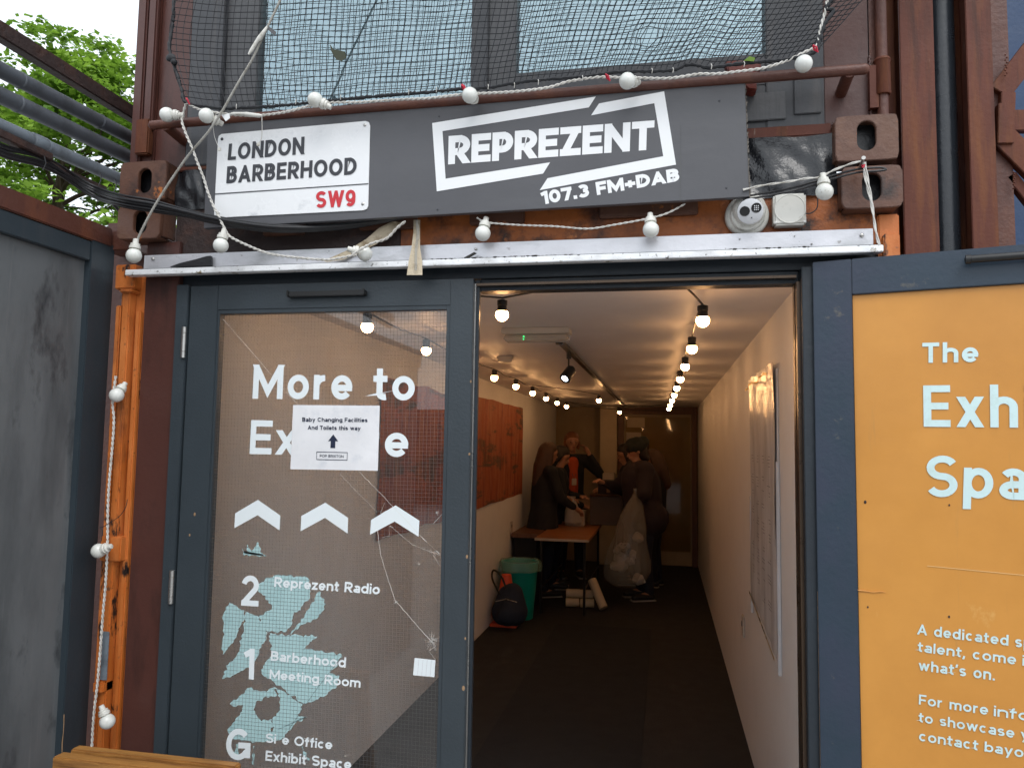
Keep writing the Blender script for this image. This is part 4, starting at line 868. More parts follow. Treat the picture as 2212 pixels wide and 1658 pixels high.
festoon('string_lights', 'white twisted cable dropping across the name plate to bulbs by the flashing', [[(402, 222), (397, 240), (393, 262), (402, 290), (415, 320), (426, 350), (440, 385), (449, 415), (462, 447), (476, 475), (490, 503), (500, 513), (530, 528), (575, 546), (620, 554), (700, 561), (735, 557), (770, 550)], [(762, 549), (800, 527), (835, 515), (858, 492), (876, 478)]],
        [(361, 248, 1, .25, 0), (477, 530, .12, .1, 1, 2.21), (788, 548, -.8, -.4, .2, 2.26)], y=2.225)
festoon('string_lights', 'stranded clear cable slanting across the net down to a bulb above the flashing', [[(700, -200), (612, -20), (602, 8), (570, 75), (545, 128), (520, 170), (500, 205), (480, 240), (450, 285), (400, 345), (340, 435), (305, 500), (292, 532)]],
        [(289, 552, .05, .05, 1)], r=.0021, strands=3, pitch=.03, mat='clear_cable', y=2.17)
t = [o for o in COL.objects if o.name.startswith('string_lights')][-1]
MB().tube([P('D', *p, y=2.16) for p in ((537, 118), (543, 109), (545, 106), (556, 88), (560, 84), (574, 63), (577, 58))], [.003, .006, .006, .006, .008, .005, .003], 12).build('connector', 'socket_white', t, smooth=True)
MB().slab(quadD('A', [(1575, 165), (1590, 155), (1635, 190), (1625, 212)], y=2.165), (0, .002, 0)).build('cable_tag', 'mid_grey', t)
festoon('string_lights', 'white festoon cable hanging down beside the orange post with bulbs facing the hoarding', [[(250, 812), (247, 835), (243, 870), (246, 905), (243, 960), (236, 1040), (233, 1100), (232, 1180), (228, 1260), (222, 1330), (217, 1400), (210, 1480), (203, 1540), (199, 1600), (196, 1680)]],
        [(252, 853, .1, .6, .8), (213, 1189, 1, -.1, .35, 2.29), (232, 1557, -.45, -.1, 1, 2.28)], y=2.31)
festoon('string_lights', 'thin white cable sagging under the sign board with two bulbs over the flashing', [[(1030, 470), (1042, 478), (1053, 481), (1120, 486), (1200, 489), (1270, 494), (1330, 485), (1395, 473), (1440, 461), (1480, 440)]],
        [(1043, 504, .15, .2, 1), (1406, 496, -.05, .25, 1)], r=.0017, y=2.29)
festoon('string_lights', 'white cable from the sign board to a bolt on the right casting with one bulb', [[(1605, 410), (1650, 400), (1700, 393), (1745, 385), (1770, 383), (1800, 368), (1840, 353), (1862, 348)], [(1864, 350), (1870, 390), (1880, 430), (1888, 475), (1897, 525)], [(1868, 350), (1876, 395), (1884, 440), (1890, 490), (1900, 530)]],
        [(1781, 414, -.05, .1, 1)], r=.0018, pitch=.09, y=2.262)
tag(MB().tube([P('E', 765, 915, y=2.29), P('E', 783, 860, y=2.22)], .0055, 12).build('bolt', 'steel', smooth=True), 'steel bolt sticking out between the right corner castings', 'bolt')
tag(MB().tube([P('E', 772, 905, y=2.24), P('E', 788, 900, y=2.235), P('E', 778, 915, y=2.235)], .003, 6).build('red_tie', 'red_tie', smooth=True), 'red cable tie wrapped round the steel bolt', 'cable tie')
bc = thing('black_cable', 'two black cables running right from the membrane to the casting gap', 'cable', (.3, 2.27, 2.4))
for dv in (0, 7): MB().tube(smoothpath([P('D', *p, y=2.275) for p in ((1605, 425+dv), (1700, 408+dv), (1760, 392+dv), (1800, 379+dv), (1850, 366+dv), (1900, 362+dv), (1915, 366))], 5), .0032, 8).build('cable', 'black_rubber', bc, smooth=True)
# black cable bundle from the left
bd = thing('cable_bundle', 'sagging bundle of thick black cables passing under the name plate', 'cable bundle', (-1.9, 2.1, 2.45))
for k, (o1, o2, yo) in enumerate(((0, 0, 0), (9, 5, .01), (-8, 12, .02), (-14, -7, .012), (5, 17, .03))):
    pts = [P('D', -120, 255+o1, x=-1.985), P('D', 0, 325+o1, x=-1.98), P('D', 95, 352+o1, x=-1.98), P('D', 195, 405+o2, x=-1.95), P('D', 262, 428+o2, y=2.21+yo*.6), P('D', 330, 440+o2, y=2.215+yo*.6), P('D', 400, 457+o2*.6, y=2.22+yo*.6), P('D', 470, 473+o2*.6, y=2.225+yo*.5), P('D', 580, 489+o2*.6, y=2.245+yo*.4), P('D', 690, 491+o2*.4, y=2.29+yo*.4), P('D', 780, 482+o2*.4, y=2.31+yo*.4), P('D', 870, 470, y=2.33)]
    MB().tube(smoothpath(pts, 7), .0058 if k < 3 else .0042, 10).build('cable', 'black_rubber', bd, smooth=True)
MB().tube(smoothpath([P('D', 196, 408, x=-1.95), P('D', 235, 432, x=-1.955), P('D', 262, 462, x=-1.955), P('D', 274, 495, x=-1.94)], 6), .006, 8).build('cable', 'black_rubber', bd, smooth=True)
for c, x, y in (('A', 245, 965), ('A', 575, 1060), ('A', 665, 1100)):
    p = P(c, x, y, x=-1.955); MB().tube([p+Vector((.01, 0, .022)), p+Vector((.014, .004, 0)), p+Vector((.008, 0, -.024))], .002, 6).build('cable_tie', 'black_rubber', bd, smooth=True)
tag(MB().tube(smoothpath([P('K', *p, y=2.30) for p in ((735, 110), (722, 160), (690, 205), (640, 240), (595, 268), (575, 272), (590, 290), (585, 350))], 5), .0012, 6).build('thin_wire', 'black_rubber', smooth=True), 'thin black wire curling from the orange post to the lower bulb', 'wire')
for nm, pts, lb in (('dangling_wire', [(1550, 680), (1552, 760), (1548, 820), (1530, 855)], 'short white wire with a knot hanging over the upper name plate'), ('dangling_wire', [(1262, 730), (1268, 800), (1285, 850), (1300, 885)], 'thin white wire hanging at the left top corner of the name plate')):
    t = thing(nm, lb, 'wire', P('A', *pts[0], y=2.24)); MB().tube(smoothpath([P('A', *p, y=2.24) for p in pts], 4), .0014 if pts[0][0] > 1500 else .0009, 6).build('wire', 'white_cable', t, smooth=True)
    e = P('A', *pts[-1], y=2.238); MB().box(e.x-.006, e.x+.006, e.y-.003, e.y+.003, e.z-.006, e.z+.006).build('clip', 'socket_white', t, bev=.002)
tag(MB().box(*(lambda p: (p.x-.002, p.x+.002, p.y, p.y+.03, p.z-.012, p.z+.014))(P('C', 1888, 545, y=2.262))).build('hook', 'plate_white', bev=.001), 'small white hook holding the right end of the sign board on the pipe rail', 'hook')
# tan tape strips under the board
def ribbon(name, label, c, edgeA, edgeB, y0, y1, mat='masking'):
    n = len(edgeA); mb = MB(); A_, B_ = [], []
    for k in range(n): yy = y0+(y1-y0)*k/(n-1); A_.append(P(c, *edgeA[k], y=yy)); B_.append(P(c, *edgeB[k], y=yy+.006))
    vs = []
    M_ = 5
    for a, b in zip(A_, B_):
        for k in range(M_): q_ = a.lerp(b, k/(M_-1)); q_.y += .006*noise.noise(q_*60); vs.append(q_)
    fs = [(i*M_+k, i*M_+k+1, (i+1)*M_+k+1, (i+1)*M_+k) for i in range(n-1) for k in range(M_-1)]
    return tag(mb.add(vs, fs).build(name, mat, smooth=True), label, 'tape')
ribbon('tape_strip', 'crumpled tan tape strip hanging straight down over the flashing', 'F', [(1690, 160), (1690, 230), (1680, 320), (1662, 400), (1652, 478)], [(1730, 160), (1728, 230), (1728, 320), (1740, 400), (1742, 478)], 2.325, 2.275)
ribbon('tape_strip', 'torn tan tape strip slanting from the sign board down to the flashing', 'F', [(1570, 170), (1490, 205), (1420, 270), (1320, 330), (1230, 370), (1175, 398)], [(1640, 175), (1570, 235), (1480, 300), (1370, 350), (1290, 388), (1195, 404)], 2.335, 2.31)
mb = MB(); 
for dx, m_ in ((0, 0), (8, 1)): mb.tube(smoothpath([P('F', 1705+dx, 160, y=2.30), P('F', 1712+dx, 240, y=2.30), P('F', 1702+dx, 330, y=2.285), P('F', 1700+dx, 450, y=2.268)], 4), .0015, 6)
tag(mb.build('loose_wires', 'clear_cable', smooth=True), 'pale loose wires lying along the hanging tape strip', 'wire')
# red box behind the rail
tag(MB().slab(quadD('E', [(20, 372), (215, 372), (212, 420), (188, 430), (190, 530), (150, 530), (40, 440)], y=2.36), (0, -.05, 0)).build('red_box', 'red_plastic', bev=.004), 'red plastic box behind the pipe rail below the right window', 'box')
# camera and junction box
cc = P('E', 150, 1165, y=2.335); cv = thing('security_camera', 'round white dome camera under the right end of the sign board', 'camera', cc)
AX = Vector((-.15, -1, -.25)).normalized()
MB().lathe([(.064, 0), (.064, .012), (.060, .020), (.052, .024), (.052, .026), (.047, .034), (.040, .036)], cc+Vector((0, .03, 0)), (0, -1, -.05), 32).build('base_ring', 'cctv_white', cv, smooth=True)
b_ = MB().ball(cc+Vector((.004, -.006, .010)), .049, 24, 16).build('eyeball', 'cctv_white', cv, smooth=True)
ec = cc+Vector((.004, -.006, .010)); AX2 = Vector((-.03, -1, -.42)).normalized(); e2 = AX2.orthogonal().normalized(); sx_ = Vector((1, 0, 0)); sz_ = AX2.cross(sx_)*-1
MB().lathe([(.037, .030), (.037, .0485), (.035, .050), (.0001, .050)], ec, AX2, 28, ).build('face_plate', 'cctv_face', cv, smooth=True)
for dx, dz, mt in ((-.016, .001, 'black_plastic'), (.0165, .009, 'black_plastic')):
    c_ = ec+AX2*.0502+Vector((dx, -dz*.42, dz)); MB().lathe([(.0145, 0), (.0145, .0012), (.0135, .0016), (.0125, .0008), (.0001, .0012)], c_, AX2, 20).build('lens', mt, cv, smooth=True)
mb = MB(); c_ = ec+AX2*.0512+Vector((.0165, -.0035, .009))
for i in range(3):
    for j in range(3): mb.ball(c_+Vector(((i-1)*.005, (j-1)*-.0021, (j-1)*.005)), 0.0020, 6, 4)
mb.build('infrared_leds', 'cctv_face', cv, smooth=True)
mb = MB().ball(ec+AX2*.0505+Vector((.004, .0065, -.017)), .0018, 6, 4).build('sensor', 'black_plastic', cv)
jq = P('E', 292, 1230, y=2.33); jt = P('E', 468, 1052, y=2.33)
jb = thing('junction_box', 'square white junction box with a round recess beside the dome camera', 'junction box', jq)
MB().box(jq.x, jt.x, 2.325, 2.37, jq.z, jt.z).build('case', 'cctv_white', jb, bev=.006)
jc = Vector(((jq.x+jt.x)/2, 2.3246, (jq.z+jt.z)/2)); MB().lathe([(.044, -.0002), (.044, .0016), (.042, .002), (.0405, .0006), (.02, .0012), (.0001, .0014)], jc, (0, -1, 0), 32).build('round_cover', 'cctv_white', jb, smooth=True)
for dx in (-.04, .04): MB().lathe([(.004, 0), (.004, .0015), (.0001, .002)], jc+Vector((dx, -.0005, -.04)), (0, -1, 0), 10).build('box_screw', 'steel', jb, smooth=True)
tag(MB().tube(smoothpath([P('E', 468, 1165, y=2.33), P('E', 500, 1160, y=2.33), P('E', 530, 1130, y=2.33), P('E', 532, 1060, y=2.33)], 5), .0018, 6).build('thin_wire', 'black_rubber', smooth=True), 'short black wire looping from the junction box up behind the bulb', 'wire')
# ================================================================== WOODEN BOARD, bottom left
wb = thing('wooden_board_stand', 'varnished wooden sandwich board whose top rail shows at the bottom left', 'sandwich board', (-1.38, 1.95, 0))
mb = MB(); mb.box(-1.645, -1.11, 1.885, 1.925, .74, .780); mb.build('top_rail', 'bench_wood', wb, bev=.004)
mb = MB(); mb.box(-1.625, -1.12, 1.927, 1.96, .75, .787); mb.build('top_rail', 'bench_wood', wb, bev=.004)
for x in (-1.64, -1.15):
    MB().slab([(x, 1.89, .739), (x+.04, 1.89, .739), (x+.04, 1.70, 0), (x, 1.70, 0)], (0, .03, 0)).build('leg', 'bench_wood', wb, bev=.002)
    MB().slab([(x+.005, 1.93, .749), (x+.035, 1.93, .749), (x+.035, 2.16, 0), (x+.005, 2.16, 0)], (0, .03, 0)).build('leg', 'bench_wood', wb, bev=.002)
MB().slab([(-1.6, 1.895, .738), (-1.15, 1.895, .738), (-1.15, 1.75, .12), (-1.6, 1.75, .12)], (0, .008, 0)).build('board', 'print_dark', wb)
# ================================================================== TREE
tt = thing('tree', 'bright green maple tree behind the pipes at the upper left', 'tree', (-9.1, 10, 0))
random.seed(21); mb = MB(); base = Vector((-9.5, 10, 0)); top = Vector((-9.2, 10.1, 6.9))
def limb(a, b, r0, r1, dep=0):
    n = 6; pts = [a.lerp(b, i/n)+Vector((noise.noise(a*3+Vector((i, 0, 0))), noise.noise(a*3+Vector((0, i, 0))), 0))*.12*(i > 0) for i in range(n+1)]
    mb.tube(pts, [r0+(r1-r0)*i/n for i in range(n+1)], 8); return pts
tp = limb(base, top, .22, .04); tips = []
for k in range(26):
    h = random.uniform(.35, .98); a = base.lerp(top, h); an = random.uniform(0, 6.28); L = (1.15-h)*3.6+.5; b = a+Vector((math.cos(an)*L, math.sin(an)*L*.8, L*.45)); lp = limb(a, b, .06*(1.2-h)+.012, .008)
    for q_ in range(3):
        s_ = lp[random.randint(2, 5)]; e = s_+Vector((random.uniform(-.8, .8), random.uniform(-.8, .8), random.uniform(0, .7))); limb(s_, e, .014, .004); tips.append(e)
    tips.append(lp[-1])
mb.build('trunk', 'bark', tt, smooth=True)
lv = MB(); CEN = Vector((-9.3, 10, 4.75)); RR = Vector((2.5, 2.0, 3.3))
def leafclump(c, R0, n):
    for _ in range(n):
        d = Vector((random.gauss(0, 1), random.gauss(0, 1), random.gauss(0, .5))); d = d.normalized()*R0*random.random()**.5; d.z *= .45; p = c+d
        s_ = random.choice((random.uniform(.02, .045), random.uniform(.04, .075))); nrm = Vector((random.gauss(0, .5), random.gauss(0, .5), 1)).normalized(); a = nrm.orthogonal().normalized(); a = Matrix.Rotation(random.uniform(0, 6.28), 3, nrm) @ a; b = nrm.cross(a)
        lv.add([p-a*s_, p-b*s_*.45-a*.2*s_, p-b*s_*.8+a*.35*s_, p+a*s_-nrm*.3*s_, p+b*s_*.8+a*.35*s_, p+b*s_*.45-a*.2*s_], [(0, 1, 2, 3, 4, 5)])
clumps = list(tips); tries = 0
while len(clumps) < 680:
    d = Vector((random.gauss(0, 1), random.gauss(0, 1), random.gauss(0, 1))).normalized()*random.uniform(.45, 1)**.6
    env = 1+.28*noise.noise(d*2.3)
    tp_ = 1-.45*max(0, d.z); p = CEN+Vector((d.x*RR.x*tp_, d.y*RR.y*tp_, d.z*RR.z))*env
    if noise.noise(p*1.1) > -.28: clumps.append(p)
for p in clumps:
    if p.z > .8: leafclump(p, random.uniform(.25, .45), 95)
lv.build('crown', 'leaf_green', tt)['kind'] = 'stuff'
# ================================================================== CORRIDOR: LIGHTS
def hang(parent, c, r=.024):
    c = Vector(c); o = MB().lathe([(max(.0001, r*math.sin(math.pi*i/12)), -r*math.cos(math.pi*i/12)) for i in range(9)], c, (0, 0, 1), 20).build('bulb', 'bulb_lit', parent, smooth=True, ang=80)
    MB().lathe([(r*.86, r*.5), (r*.80, r*.55), (r*.70, r*1.4), (r*.78, r*1.45), (r*.80, r*2.2), (r*.4, r*2.35)], c, (0, 0, 1), 14).build('socket', 'black_plastic', o, smooth=True)
def intstring(label, pts, cable, along_ceiling=True):
    t = thing('string_lights', label, 'string lights', pts[0], 'indoor festoon light strings')
    for p in pts: hang(t, p)
    for cb in cable: MB().tube(smoothpath(cb, 4), .004, 6).build('cable', 'black_rubber', t, smooth=True)
    return t
ZB = 2.105; up_ = Vector((0, 0, .058))
RB = [Vector((.134-.0107*k, 2.795+.80*k, ZB)) for k in range(9)]
cab = [Vector((-.08, 2.47, 2.205)), Vector((.05, 2.6, 2.20))]+[p+up_ for p in RB[:1]]
c2 = [];
for a, b in zip(RB, RB[1:]): c2 += [a+up_, a.lerp(b, .5)+up_+Vector((0, 0, .02))]
c2.append(RB[-1]+up_)
intstring('lit warm bulbs hung in a line along the right side of the ceiling', RB, [cab, c2])
LB = [Vector((-1.15+.004*k, 2.82+.75*k, ZB)) for k in range(9)]
c3 = []
for a, b in zip(LB, LB[1:]): c3 += [a+up_, a.lerp(b, .5)+up_+Vector((0, 0, -.01))]
c3 += [LB[-1]+up_, Vector((-.9, 10.6, 2.18)), Vector((.0, 10.8, 2.16)), Vector((.1, 9.6, 2.17))]
intstring('lit warm bulbs hung in a line along the left side of the ceiling', LB, [[Vector((-1.15, 2.47, 2.2)), LB[0]+up_], c3])
CBs = [Vector((-.64, 7.6, ZB)), Vector((-.585, 10.2, ZB))]
intstring('two lit warm bulbs on a cable crossing the ceiling track at the far end', CBs, [[LB[5]+up_+Vector((0, 0, .01)), Vector((-.9, 7.3, 2.19)), CBs[0]+up_], [LB[8]+up_, CBs[1]+up_, RB[8]+up_]])
t = thing('string_lights', 'single lit bulb just inside the top left of the doorway', 'string lights', (-.505, 2.6, 2.1), 'indoor festoon light strings'); hang(t, (-.56, 2.6, 2.105), .023)
MB().tube([Vector((-1.13, 2.47, 2.2)), Vector((-.56, 2.6, 2.165)), Vector((-.2, 2.5, 2.2))], .0035, 6).build('cable', 'black_rubber', t)
tk = thing('lighting_track', 'black ceiling lighting track running down the middle of the corridor', 'lighting track', (-.55, 7, 2.2))
bx('rail', 'black_plastic', tk, -.568, -.536, 4.05, 10.7, 2.198, ZC-.001, .002); bx('end_cap', 'black_plastic', tk, -.572, -.532, 4.02, 4.06, 2.19, ZC-.001, .003)
st = thing('spotlight', 'small black spotlight clipped on the near end of the ceiling track', 'spotlight', (-.55, 4.5, 2.15))
MB().tube([(-.553, 4.45, 2.196), (-.553, 4.45, 2.16)], .014, 10).build('adapter', 'black_plastic', st, smooth=True)
MB().tube([(-.553, 4.45, 2.16), (-.553, 4.45, 2.10)], .005, 8).build('stem', 'black_plastic', st, smooth=True)
ax = Vector((-.38, -.75, -.75)).normalized(); MB().lathe([(.018, -.05), (.030, -.035), (.034, .04), (.034, .05), (.030, .052)], Vector((-.553, 4.45, 2.075)), ax, 18).build('lamp_head', 'black_plastic', st, smooth=True)
MB().lathe([(.020, .0525), (.0001, .0535)], Vector((-.553, 4.45, 2.075)), ax, 16).build('lamp_face', 'spot_lit', st)
em = thing('emergency_light', 'white emergency light bulkhead with green indicator on the ceiling', 'emergency light', (-.62, 3.72, 2.2))
bx('base', 'lamp_body', em, -.785, -.45, 3.62, 3.74, 2.190, ZC-.001, .005); bx('diffuser', 'lamp_diffuser', em, -.775, -.46, 3.63, 3.73, 2.158, 2.189, .008)
bx('reflector', 'lamp_body', em, -.76, -.475, 3.64, 3.72, 2.180, 2.188, .002)
for x in (-.70, -.655, -.60): MB().tube([(x-.015, 3.66, 2.17), (x+.04, 3.66, 2.17)], .003, 6).build('tube_lamp', 'white_cable', em)
MB().ball((-.672, 3.626, 2.176), .0035, 8, 6).ball((-.672, 3.624, 2.163), .003, 8, 6).build('indicator', 'led_green', em)
sm = thing('smoke_detector', 'round white smoke detector on the ceiling near the left bulbs', 'smoke detector', (-1.02, 4.85, 2.2))
MB().lathe([(.055, 0), (.055, .014), (.046, .018), (.044, .032), (.03, .036), (.0001, .037)], (-1.02, 4.85, ZC-.001), (0, 0, -1), 24).build('body', 'lamp_body', sm, smooth=True)
# ---- pictures and poster
def canvas(label, y0, y1, z0, z1, seed):
    vs = []; n = 30; m_ = 16
    for j in range(m_+1):
        for i in range(n+1):
            u, w = i/n, j/m_; vs.append((XL+.012+.010*noise.noise(Vector((u*5, w*2, seed)))+.006*noise.noise(Vector((u*14, w*3, seed))), y0+(y1-y0)*u+.02*noise.noise(Vector((w*4, seed, 0)))*(1 if i in (0, n) else 0), z0+(z1-z0)*w+(.02*noise.noise(Vector((u*6, seed, 5))) if j in (0, m_) else 0)))
    return tag(MB().add(vs, [(j*(n+1)+i, j*(n+1)+i+1, (j+1)*(n+1)+i+1, (j+1)*(n+1)+i) for j in range(m_) for i in range(n)]).build('wall_hanging', 'canvas', smooth=True), label, 'wall hanging', 'red painted canvases on the left wall')
canvas('red orange painted canvas on the left wall seen through the wired glass', 4.05, 6.1, 1.11, 2.02, 2.2)
canvas('red orange painted canvas on the left wall seen through the open doorway', 6.2, 8.45, 1.11, 2.06, 9.4)
ps = thing('poster', 'tall wrinkled white printed poster with gold trim on the right wall', 'poster', (XR, 3.7, 1.4))
vs = []; n, m_ = 22, 50
for j in range(m_+1):
    for i in range(n+1):
        u, w = i/n, j/m_; y = 3.27+.93*u; zb = .90-.05*u*0; z = .86+(2.01-.86)*w-.03*u*0
        crn = max(0, w-.62)/.38; q_ = .006*noise.noise(Vector((u*6, w*3, 0)))+crn*.013*noise.noise(Vector((u*7, w*2.2+u, 4)))+.004
        if j == 0: z = .86+.10*(u)-.05+.01*noise.noise(Vector((u*9, 0, 0)))
        vs.append((XR-.011-abs(q_)*1.1-.004*crn, y, z+(.012*noise.noise(Vector((u*8, 1, 1))) if j == m_ else 0)))
MB().add(vs, [(j*(n+1)+i, j*(n+1)+i+1, (j+1)*(n+1)+i+1, (j+1)*(n+1)+i) for j in range(m_) for i in range(n)]).build('sheet', 'poster', ps, smooth=True, ang=80)
bx('backing_board', 'poster_edge', ps, XR-.008, XR-.001, 3.262, 4.235, .86, 1.98, .001)
bx('edge_strip', 'poster_edge', ps, XR-.016, XR-.002, 3.245, 3.258, .76, 1.60, .001); bx('edge_strip', 'poster_edge', ps, XR-.014, XR-.002, 4.24, 4.255, .80, 1.4, .001)
MB().add([(XR-.027, 3.27+.93*u/12, .85+.10*u/12-.04+dz) for dz in (0, .012) for u in range(13)], [(k, k+1, 14+k, 13+k) for k in range(12)]).build('gold_trim', 'gold', ps)
MB().add([(XR-.040-.01*(k % 2), 3.30+.85*k/12, 1.955+.01*math.sin(k)+dz) for dz in (0, .010) for k in range(13)], [(k, k+1, 14+k, 13+k) for k in range(12)]).build('gold_trim', 'gold', ps)
random.seed(9); mb = MB()
for col_ in range(4):
    y = 3.36+col_*.2; z = 1.62
    while z > 1.0:
        for r_ in range(random.randint(2, 5)):
            if random.random() < .8: mb.box(XR-.0255, XR-.025, y, y+random.uniform(.03, .10), z-.003, z)
            z -= .014
        z -= random.uniform(.02, .07)
mb.build('small_print', 'mid_grey', ps)['kind'] = 'stuff'
for nm, lb, x, y, z, s_ in (('wall_socket', 'white socket plate low on the right wall below the poster', XR, 4.75, .62, -1), ('wall_socket', 'white socket plate low on the left wall above the teal bin', XL, 7.9, .80, 1)):
    t = thing(nm, lb, 'socket', (x, y, z)); bx('plate', 'socket_plate', t, min(x+s_*.001, x+s_*.011), max(x+s_*.001, x+s_*.011), y-.045, y+.045, z-.06, z+.06, .003); bx('switch', 'print_dark', t, min(x+s_*.012, x+s_*.016), max(x+s_*.012, x+s_*.016), y-.02, y+.0, z-.0, z+.03, .001)
# ---- back door
bd_ = thing('back_door', 'dark glass door in a brown wooden frame at the far end of the corridor', 'door', (-.1, 11.1, 0))
bx('frame_post', 'door_wood', bd_, -.66, -.575, 11.05, 11.19, 0.006, 2.12, .003); bx('frame_post', 'door_wood', bd_, .375, .445, 11.05, 11.19, .006, 2.12, .003); bx('frame_head', 'door_wood', bd_, -.66, .452, 11.05, 11.19, 2.12, ZC-.001, .003)
bx('door_leaf', 'wall_tan', bd_, -.573, .373, 11.13, 11.17, .006, 2.118, .002)
MB().add([(-.55, 11.12, .2), (.35, 11.12, .2), (.35, 11.12, 2.08), (-.55, 11.12, 2.08)], [(0, 1, 2, 3)]).build('glass_pane', 'inner_glass', bd_)
for k, (x0, x1, z0, z1, mt) in enumerate(((-.53, -.28, 1.93, 2.07, 'wall_cream'), (-.54, -.33, 1.72, 1.86, 'box_white'), (-.50, -.22, 1.56, 1.70, 'box_dark'))):
    tag(bx('notice', mt, None, x0, x1, 11.10+.002*k, 11.104+.002*k, z0, z1, 0), ['pale notice at the top of the back door glass', 'cream notice under the pale one on the back door', 'dark poster on the back door just above the woman in the beanie'][k], 'notice')
# ---- tables, boxes, bin
tb = thing('table', 'folding table with an orange brown wooden top in the middle of the corridor', 'table', (-1.0, 8.3, 0))
bx('tabletop', 'table_wood', tb, -1.25, -.72, 7.5, 9.25, .722, .75, .003); bx('edge_trim', 'box_white', tb, -1.25, -.72, 7.494, 7.499, .725, .748, .001)
for x in (-1.2, -.77):
    for y in (7.6, 9.15): MB().tube([(x, y, .006), (x, y, .722)], .013, 8).build('leg', 'black_plastic', tb, smooth=True)
    MB().tube([(x, 7.6, .25), (x, 9.15, .25)], .009, 6).build('stretcher', 'black_plastic', tb)
lb_ = thing('low_cabinet', 'low black cabinet with a brown top against the left wall', 'cabinet', (-1.4, 8.1, 0))
bx('body', 'coat_black', lb_, -1.54, -1.30, 7.9, 8.9, .006, .70, .004); bx('top', 'door_wood', lb_, -1.56, -1.27, 7.86, 8.92, .70, .745, .006)
def carton(label, x, y, z, w, d, h, mt, open_=False):
    t = thing('box', label, 'box', (x, y, z))
    if open_:
        for a in ((-w/2, w/2, -d/2, -d/2+.006), (-w/2, w/2, d/2-.006, d/2), (-w/2, -w/2+.006, -d/2+.006, d/2-.006), (w/2-.006, w/2, -d/2+.006, d/2-.006)): bx('side', mt, t, x+a[0], x+a[1], y+a[2], y+a[3], z, z+h, .001)
        bx('bottom', mt, t, x-w/2+.006, x+w/2-.006, y-d/2+.006, y+d/2-.006, z, z+.006, 0)
        MB().slab([(x-w/2, y-d/2-.001, z+h), (x+w/2, y-d/2-.001, z+h), (x+w/2-.02, y-d/2-.10, z+h+.03), (x-w/2+.01, y-d/2-.10, z+h+.03)], (0, 0, .004)).build('flap', 'cardboard', t)
    else:
        bx('carton', mt, t, x-w/2, x+w/2, y-d/2, y+d/2, z, z+h, .004); bx('tape', 'cardboard', t, x-.02, x+.02, y-d/2-.001, y+d/2+.001, z+.02, z+h+.001, 0)
    return t
carton('large brown carton with an open top standing behind the wooden table', -.66, 9.0, .76, .36, .3, .32, 'box_dark', True)
carton('white carton on the table between the women and the brown carton', -1.0, 8.85, .75, .22, .22, .17, 'box_white')
carton('tan carton on top of the table beside the white carton', -.92, 9.1, .93, .2, .2, .1, 'cardboard')
carton('reddish brown gift box held over the open carton', -.64, 9.05, 1.10, .24, .16, .16, 'top_plum')
tag(bx('stacked_paper', 'box_white', None, -.75, -.6, 9.5, 9.7, 1.12, 1.33, .01), 'pale paper stack standing behind the open carton', 'paper')
tag(MB().lathe([(.07, 0), (.10, .04), (.09, .16), (.05, .26), (.03, .3), (.04, .33)], (-1.03, 8.75, .75), n=18, sy=.7, wob=.5).build('carrier_bag', 'waste_white', smooth=True), 'pale carrier bag held above the near end of the table', 'bag')
for k, (x, y, z) in enumerate(((-.93, 8.0, .05), (-.93, 8.02, .138), (-.78, 8.0, .05), (-.79, 8.02, .138))):
    tag(MB().lathe([(.040, -.07), (.043, -.068), (.043, .068), (.040, .07)], (x, y, z), (1, .15, 0), 18).build('paper_roll', 'wall_cream', smooth=True), ['paper roll on the floor under the table, lower left of the stack', 'paper roll under the table, upper left of the stack', 'paper roll on the floor under the table, lower right of the stack', 'paper roll under the table, upper right of the stack'][k], 'paper roll', 'paper rolls under the table')
tag(MB().tube([(-.73, 7.98, .29), (-.60, 7.85, .04)], .045, 18).build('paper_roll', 'wall_cream', smooth=True), 'long paper roll leaning against the table leg', 'paper roll', 'paper rolls under the table')
bn = thing('waste_bin', 'round teal plastic bin with a clear liner near the left wall', 'bin', (-1.36, 7.35, 0))
MB().lathe([(.125, .006), (.13, .01), (.175, .52), (.182, .522), (.182, .542), (.168, .542), (.12, .04)], (-1.365, 7.35, 0), n=36).build('body', 'bin_teal', bn, smooth=True)
MB().lathe([(.14, .46), (.166, .55), (.186, .553), (.196, .53), (.202, .50), (.207, .46)], (-1.365, 7.35, 0), n=40, wob=.13).build('liner', 'bin_liner', bn, smooth=True)
def cap_mesh(prims, vox=.012, sm=2):
    """tapered capsules fused into one skin; prims: (a, b, ra, rb[, flat])"""
    mb = MB()
    for a, b, ra, rb in prims:
        a, b = Vector(a), Vector(b); d = b-a; L = d.length
        if L < 1e-5: d = Vector((0, 0, 1)); L = 1e-5
        prof = [(max(1e-4, ra*math.sin(math.pi/2*i/4)), -ra*math.cos(math.pi/2*i/4)) for i in range(5)]+[(max(1e-4, rb*math.cos(math.pi/2*i/4)), L+rb*math.sin(math.pi/2*i/4)) for i in range(5)]
        mb.lathe(prof, a, d.normalized(), 14)
    return mb
